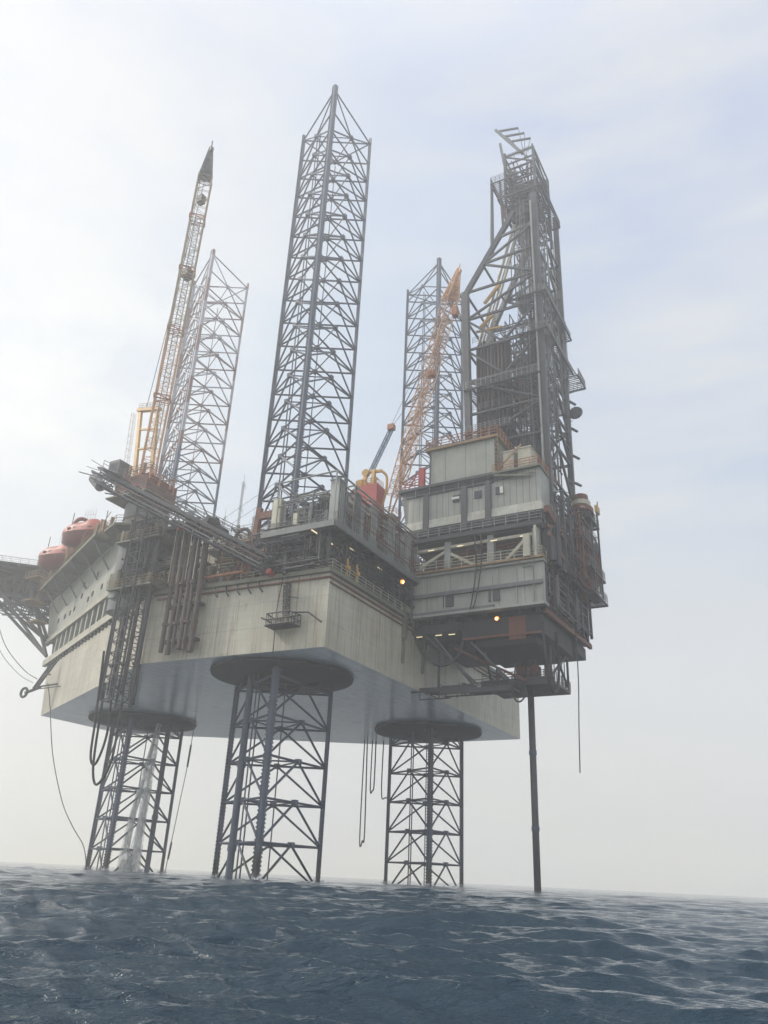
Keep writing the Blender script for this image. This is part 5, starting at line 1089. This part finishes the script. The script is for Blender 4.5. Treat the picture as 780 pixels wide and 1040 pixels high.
#==SEA==
# ------------------------------------------------------------------ SEA
SEA_Z = 1.2
def build_sea():
    rng = np.random.default_rng(11)
    # waves: (wavelength, amplitude, direction)
    comps = []
    main = R(192)
    for lam in np.geomspace(.09, 7, 130):
        d_ = main + rng.normal(0, .50 if lam < 1 else .30)
        a = (.0062 if lam < .28 else .0086 if lam < 1.7 else .0070) * lam ** .9 * rng.uniform(.4, 1.3)
        if lam > 3.2: a *= .75
        comps.append((lam, a, d_, rng.uniform(0, 2 * PI)))
    th_f = np.radians(np.arange(-34, 34.01, .085)); th_s = np.radians(np.concatenate([np.arange(-180, -34, 3.0), np.arange(36, 180, 3.0)]))
    th = np.sort(np.concatenate([th_f, th_s])); nt_ = len(th)
    r = [2.2]
    while r[-1] < 520: r.append(r[-1] * (1.0042 if r[-1] < 45 else 1.008 if r[-1] < 120 else 1.03))
    r = np.array(r); nr = len(r)
    Rr, T = np.meshgrid(r, th, indexing='ij')
    x = Rr * np.sin(T); y = Rr * np.cos(T); z = np.zeros_like(x); dx = np.zeros_like(x); dy = np.zeros_like(x)
    cell = Rr * .0045
    patch = .8 + .35 * np.sin(x * .11 + y * .07 + 1.3) * np.sin(y * .09 - x * .05)
    for lam, a, d_, ph in comps:
        k = 2 * PI / lam; kx, ky = math.sin(d_), math.cos(d_)
        fade = np.clip((lam / cell - 2.2) / 2.5, 0, 1)
        arg = k * (kx * x + ky * y) + ph
        aa = a * fade * (patch if lam < 4 else 1)
        z += aa * np.cos(arg); dx -= .8 * aa * kx * np.sin(arg); dy -= .8 * aa * ky * np.sin(arg)
    far = np.clip((Rr - 220) / 200, 0, 1); z *= 1 - far
    P = np.stack([x + dx, y + dy, z + SEA_Z], -1).reshape(-1, 3)
    idx = np.arange(nr * nt_).reshape(nr, nt_)
    a = idx[:-1, :-1].ravel(); b = idx[1:, :-1].ravel(); c = idx[1:, 1:].ravel(); d = idx[:-1, 1:].ravel()
    F = np.stack([a, d, c, b], -1)
    a = idx[:-1, -1]; b = idx[1:, -1]; c = idx[1:, 0]; d = idx[:-1, 0]; F = np.concatenate([F, np.stack([a, d, c, b], -1)])
    me = bpy.data.meshes.new('sea'); me.vertices.add(len(P)); me.vertices.foreach_set('co', P.ravel())
    me.loops.add(F.size); me.loops.foreach_set('vertex_index', F.ravel().astype(np.int32))
    me.polygons.add(len(F)); me.polygons.foreach_set('loop_start', np.arange(0, F.size, 4, dtype=np.int32)); me.polygons.foreach_set('loop_total', np.full(len(F), 4, dtype=np.int32))
    me.update(calc_edges=True); me.polygons.foreach_set('use_smooth', np.ones(len(F), dtype=bool))
    m, nt, b = new_mat('sea_water')
    f = noise(nt, .05, 4, .6)
    nt.links.new(mix(nt, f, (.012, .029, .046), (.020, .044, .065)), b.inputs['Base Color'])
    b.inputs['Roughness'].default_value = .05; b.inputs['IOR'].default_value = 1.333
    n1 = noise(nt, 16.0, 4, .6, (.6, 1.3, 1)); n2 = noise(nt, 5.0, 5, .6, (.55, 1.3, 1))
    def ridge(x):
        a1 = nt.nodes.new('ShaderNodeMath'); a1.operation = 'SUBTRACT'; a1.inputs[1].default_value = .5; nt.links.new(x, a1.inputs[0])
        a2 = nt.nodes.new('ShaderNodeMath'); a2.operation = 'ABSOLUTE'; nt.links.new(a1.outputs[0], a2.inputs[0])
        a3 = nt.nodes.new('ShaderNodeMath'); a3.operation = 'MULTIPLY'; a3.inputs[1].default_value = -1.6; nt.links.new(a2.outputs[0], a3.inputs[0]); return a3.outputs[0]
    n1 = ridge(n1); n2 = ridge(n2)
    ad = nt.nodes.new('ShaderNodeMath'); ad.operation = 'ADD'; ad.operation = 'MULTIPLY_ADD'; ad.inputs[1].default_value = .35; nt.links.new(n1, ad.inputs[0]); nt.links.new(n2, ad.inputs[2])
    bump(nt, b, ad.outputs[0], 1.0, .04)
    me.materials.append(m)
    o = bpy.data.objects.new('sea', me); C.objects.link(o); o['kind'] = 'structure'
    tag(o, 'dark blue choppy open sea reaching to the horizon', 'sea')
build_sea()

# ------------------------------------------------------------------ HAZE
def haze():
    mb = MB(); mb.box((-580, -580, -7.5), (580, 580, 140))
    me = bpy.data.meshes.new('haze'); me.from_pydata(mb.v, [], mb.f)
    m = bpy.data.materials.new('haze_air'); m.use_nodes = True; nt = m.node_tree; nt.nodes.clear()
    out = nt.nodes.new('ShaderNodeOutputMaterial'); v = nt.nodes.new('ShaderNodeVolumePrincipled')
    v.inputs['Color'].default_value = (.96, .97, .98, 1); v.inputs['Density'].default_value = HAZE; v.inputs['Anisotropy'].default_value = .5
    nt.links.new(v.outputs[0], out.inputs['Volume']); me.materials.append(m)
    o = bpy.data.objects.new('haze', me); C.objects.link(o); o['kind'] = 'stuff'; tag(o, 'thin pale sea haze filling the air', 'haze')
HAZE = 0.0015
haze()

# ------------------------------------------------------------------ SKY, SUN, CAMERA
SUN_AZ, SUN_EL = R(-82), R(42)        # azimuth measured from straight ahead (+Y) toward +X
sc = bpy.context.scene
w = bpy.data.worlds.new('World'); sc.world = w; w.use_nodes = True
nt = w.node_tree; nt.nodes.clear()
out = nt.nodes.new('ShaderNodeOutputWorld'); bg = nt.nodes.new('ShaderNodeBackground'); nt.links.new(bg.outputs[0], out.inputs[0])
sky = nt.nodes.new('ShaderNodeTexSky'); sky.sky_type = 'NISHITA'; sky.sun_disc = False
sky.sun_elevation = SUN_EL; sky.sun_rotation = SUN_AZ; sky.dust_density = 4; sky.air_density = 1.2
sd = V((math.sin(SUN_AZ) * math.cos(SUN_EL), math.cos(SUN_AZ) * math.cos(SUN_EL), math.sin(SUN_EL)))
def mth(op, a, b=None, c=None, clamp=False):
    n = nt.nodes.new('ShaderNodeMath'); n.operation = op; n.use_clamp = clamp
    for i, v_ in enumerate((a, b, c)):
        if v_ is None: continue
        if hasattr(v_, 'is_output'): nt.links.new(v_, n.inputs[i])
        else: n.inputs[i].default_value = v_
    return n.outputs[0]
tc = nt.nodes.new('ShaderNodeTexCoord'); dirv = tc.outputs['Generated']
sep = nt.nodes.new('ShaderNodeSeparateXYZ'); nt.links.new(dirv, sep.inputs[0]); zc = sep.outputs[2]
dot = nt.nodes.new('ShaderNodeVectorMath'); dot.operation = 'DOT_PRODUCT'; nt.links.new(dirv, dot.inputs[0]); dot.inputs[1].default_value = sd
dv = mth('MAXIMUM', dot.outputs['Value'], 0.0)
glow = mth('POWER', dv, 5.0)
# overcast veil colour by elevation; brighter overhead and behind the viewer, added there, out of view, to light the hull
veil = ramp(nt, zc, [(0.0, (.76, .73, .62)), (.10, (.72, .70, .62)), (.22, (.62, .63, .62)), (.42, (.47, .54, .65)), (.8, (.45, .51, .66)), (1.0, (1.0, 1.05, 1.2))])
def wn(scale, sc3, detail, rough, off=(0, 0, 0)):
    mp = nt.nodes.new('ShaderNodeMapping'); mp.inputs['Scale'].default_value = sc3; mp.inputs['Location'].default_value = off
    nt.links.new(dirv, mp.inputs[0]); n = nt.nodes.new('ShaderNodeTexNoise'); n.inputs['Scale'].default_value = scale
    n.inputs['Detail'].default_value = detail; n.inputs['Roughness'].default_value = rough; nt.links.new(mp.outputs[0], n.inputs['Vector']); return n.outputs['Fac']
c1 = wn(2.0, (1, 1, 2.2), 5, .55, (3.1, .4, 0)); c2_ = wn(3.2, (1, .8, 6), 5, .55, (1.2, 2, .3))
cl = ramp(nt, c1, [(.40, (0, 0, 0)), (.62, (1, 1, 1))])
cl2 = ramp(nt, c2_, [(.45, (0, 0, 0)), (.68, (.6,) * 3)])
nis = nt.nodes.new('ShaderNodeMix'); nis.data_type = 'RGBA'; nis.blend_type = 'MULTIPLY'; nis.inputs[0].default_value = 1; nt.links.new(sky.outputs[0], nis.inputs[6]); nis.inputs[7].default_value = (.10, .10, .10, 1)
base = mix(nt, .90, nis.outputs[2], veil)
base = mix(nt, mth('MULTIPLY', cl, .6), base, (.59, .61, .645))
base = mix(nt, mth('MULTIPLY', cl2, .7), base, (.70, .69, .64))
def lobe(d, n):
    q_ = nt.nodes.new('ShaderNodeVectorMath'); q_.operation = 'DOT_PRODUCT'; nt.links.new(dirv, q_.inputs[0]); q_.inputs[1].default_value = V(d).normalized()
    return mth('POWER', mth('MAXIMUM', q_.outputs['Value'], 0.0), n)
nz = wn(5.0, (1, 1, 1.8), 6, .6, (.3, .9, 2)); nzr = ramp(nt, nz, [(.36, (.25,) * 3), (.62, (1, 1, 1))])
base = mix(nt, mth('MULTIPLY', lobe((-.10, .815, .571), 26.0), .55), base, (.40, .52, .66))
base = mix(nt, mth('MULTIPLY', mth('MULTIPLY', lobe((-.337, .772, .540), 55.0), nzr), 1.0), base, (.80, .80, .76))
base = mix(nt, mth('MULTIPLY', mth('MULTIPLY', lobe((-.30, .62, .73), 36.0), nzr), .8), base, (.64, .65, .66))
gl = mix(nt, 1.0, (0.05, .05, .048), glow, 'MULTIPLY')
tot = mix(nt, 1.0, base, gl, 'ADD')
back = mth('MULTIPLY_ADD', mth('MULTIPLY', sep.outputs[1], -1.0), 1.0, .1, True)      # 0 ahead .. 1 behind
tot = mix(nt, 1.0, tot, ramp(nt, back, [(0, (1, 1, 1)), (1, (1.7, 1.66, 1.55))]), 'MULTIPLY')
nt.links.new(tot, bg.inputs[0]); bg.inputs[1].default_value = 1.0

sun = bpy.data.lights.new('sun', 'SUN'); sun.energy = 3.0; sun.angle = R(9); sun.color = (1, .93, .82)
so = bpy.data.objects.new('sun', sun); C.objects.link(so); so.rotation_euler = sd.to_track_quat('Z', 'Y').to_euler()

cam = bpy.data.cameras.new('camera'); co = bpy.data.objects.new('camera', cam); C.objects.link(co); sc.camera = co
pitch, roll = R(24.9), R(2.7)
F_ = V((0, math.cos(pitch), math.sin(pitch))); U_ = V((0, -math.sin(pitch), math.cos(pitch))); R_ = V((1, 0, 0))
cx_ = R_ * math.cos(roll) + U_ * math.sin(roll); cy_ = -R_ * math.sin(roll) + U_ * math.cos(roll)
mat = Matrix((cx_, cy_, -F_)).transposed().to_4x4(); mat.translation = V((0, 0, CAMZ)); co.matrix_world = mat
cam.sensor_fit = 'VERTICAL'; cam.sensor_height = 24; cam.lens = 24 * 800 / 1040; cam.clip_end = 60000; cam.clip_start = .1
sc.view_settings.view_transform = 'Standard'; sc.view_settings.look = 'None'; sc.view_settings.exposure = 0.35; sc.view_settings.gamma = 1
sc.cycles.volume_bounces = 3; sc.cycles.max_bounces = 6; sc.cycles.use_denoising = True
for o in bpy.data.objects:
    if 'b' in o: del o['b']
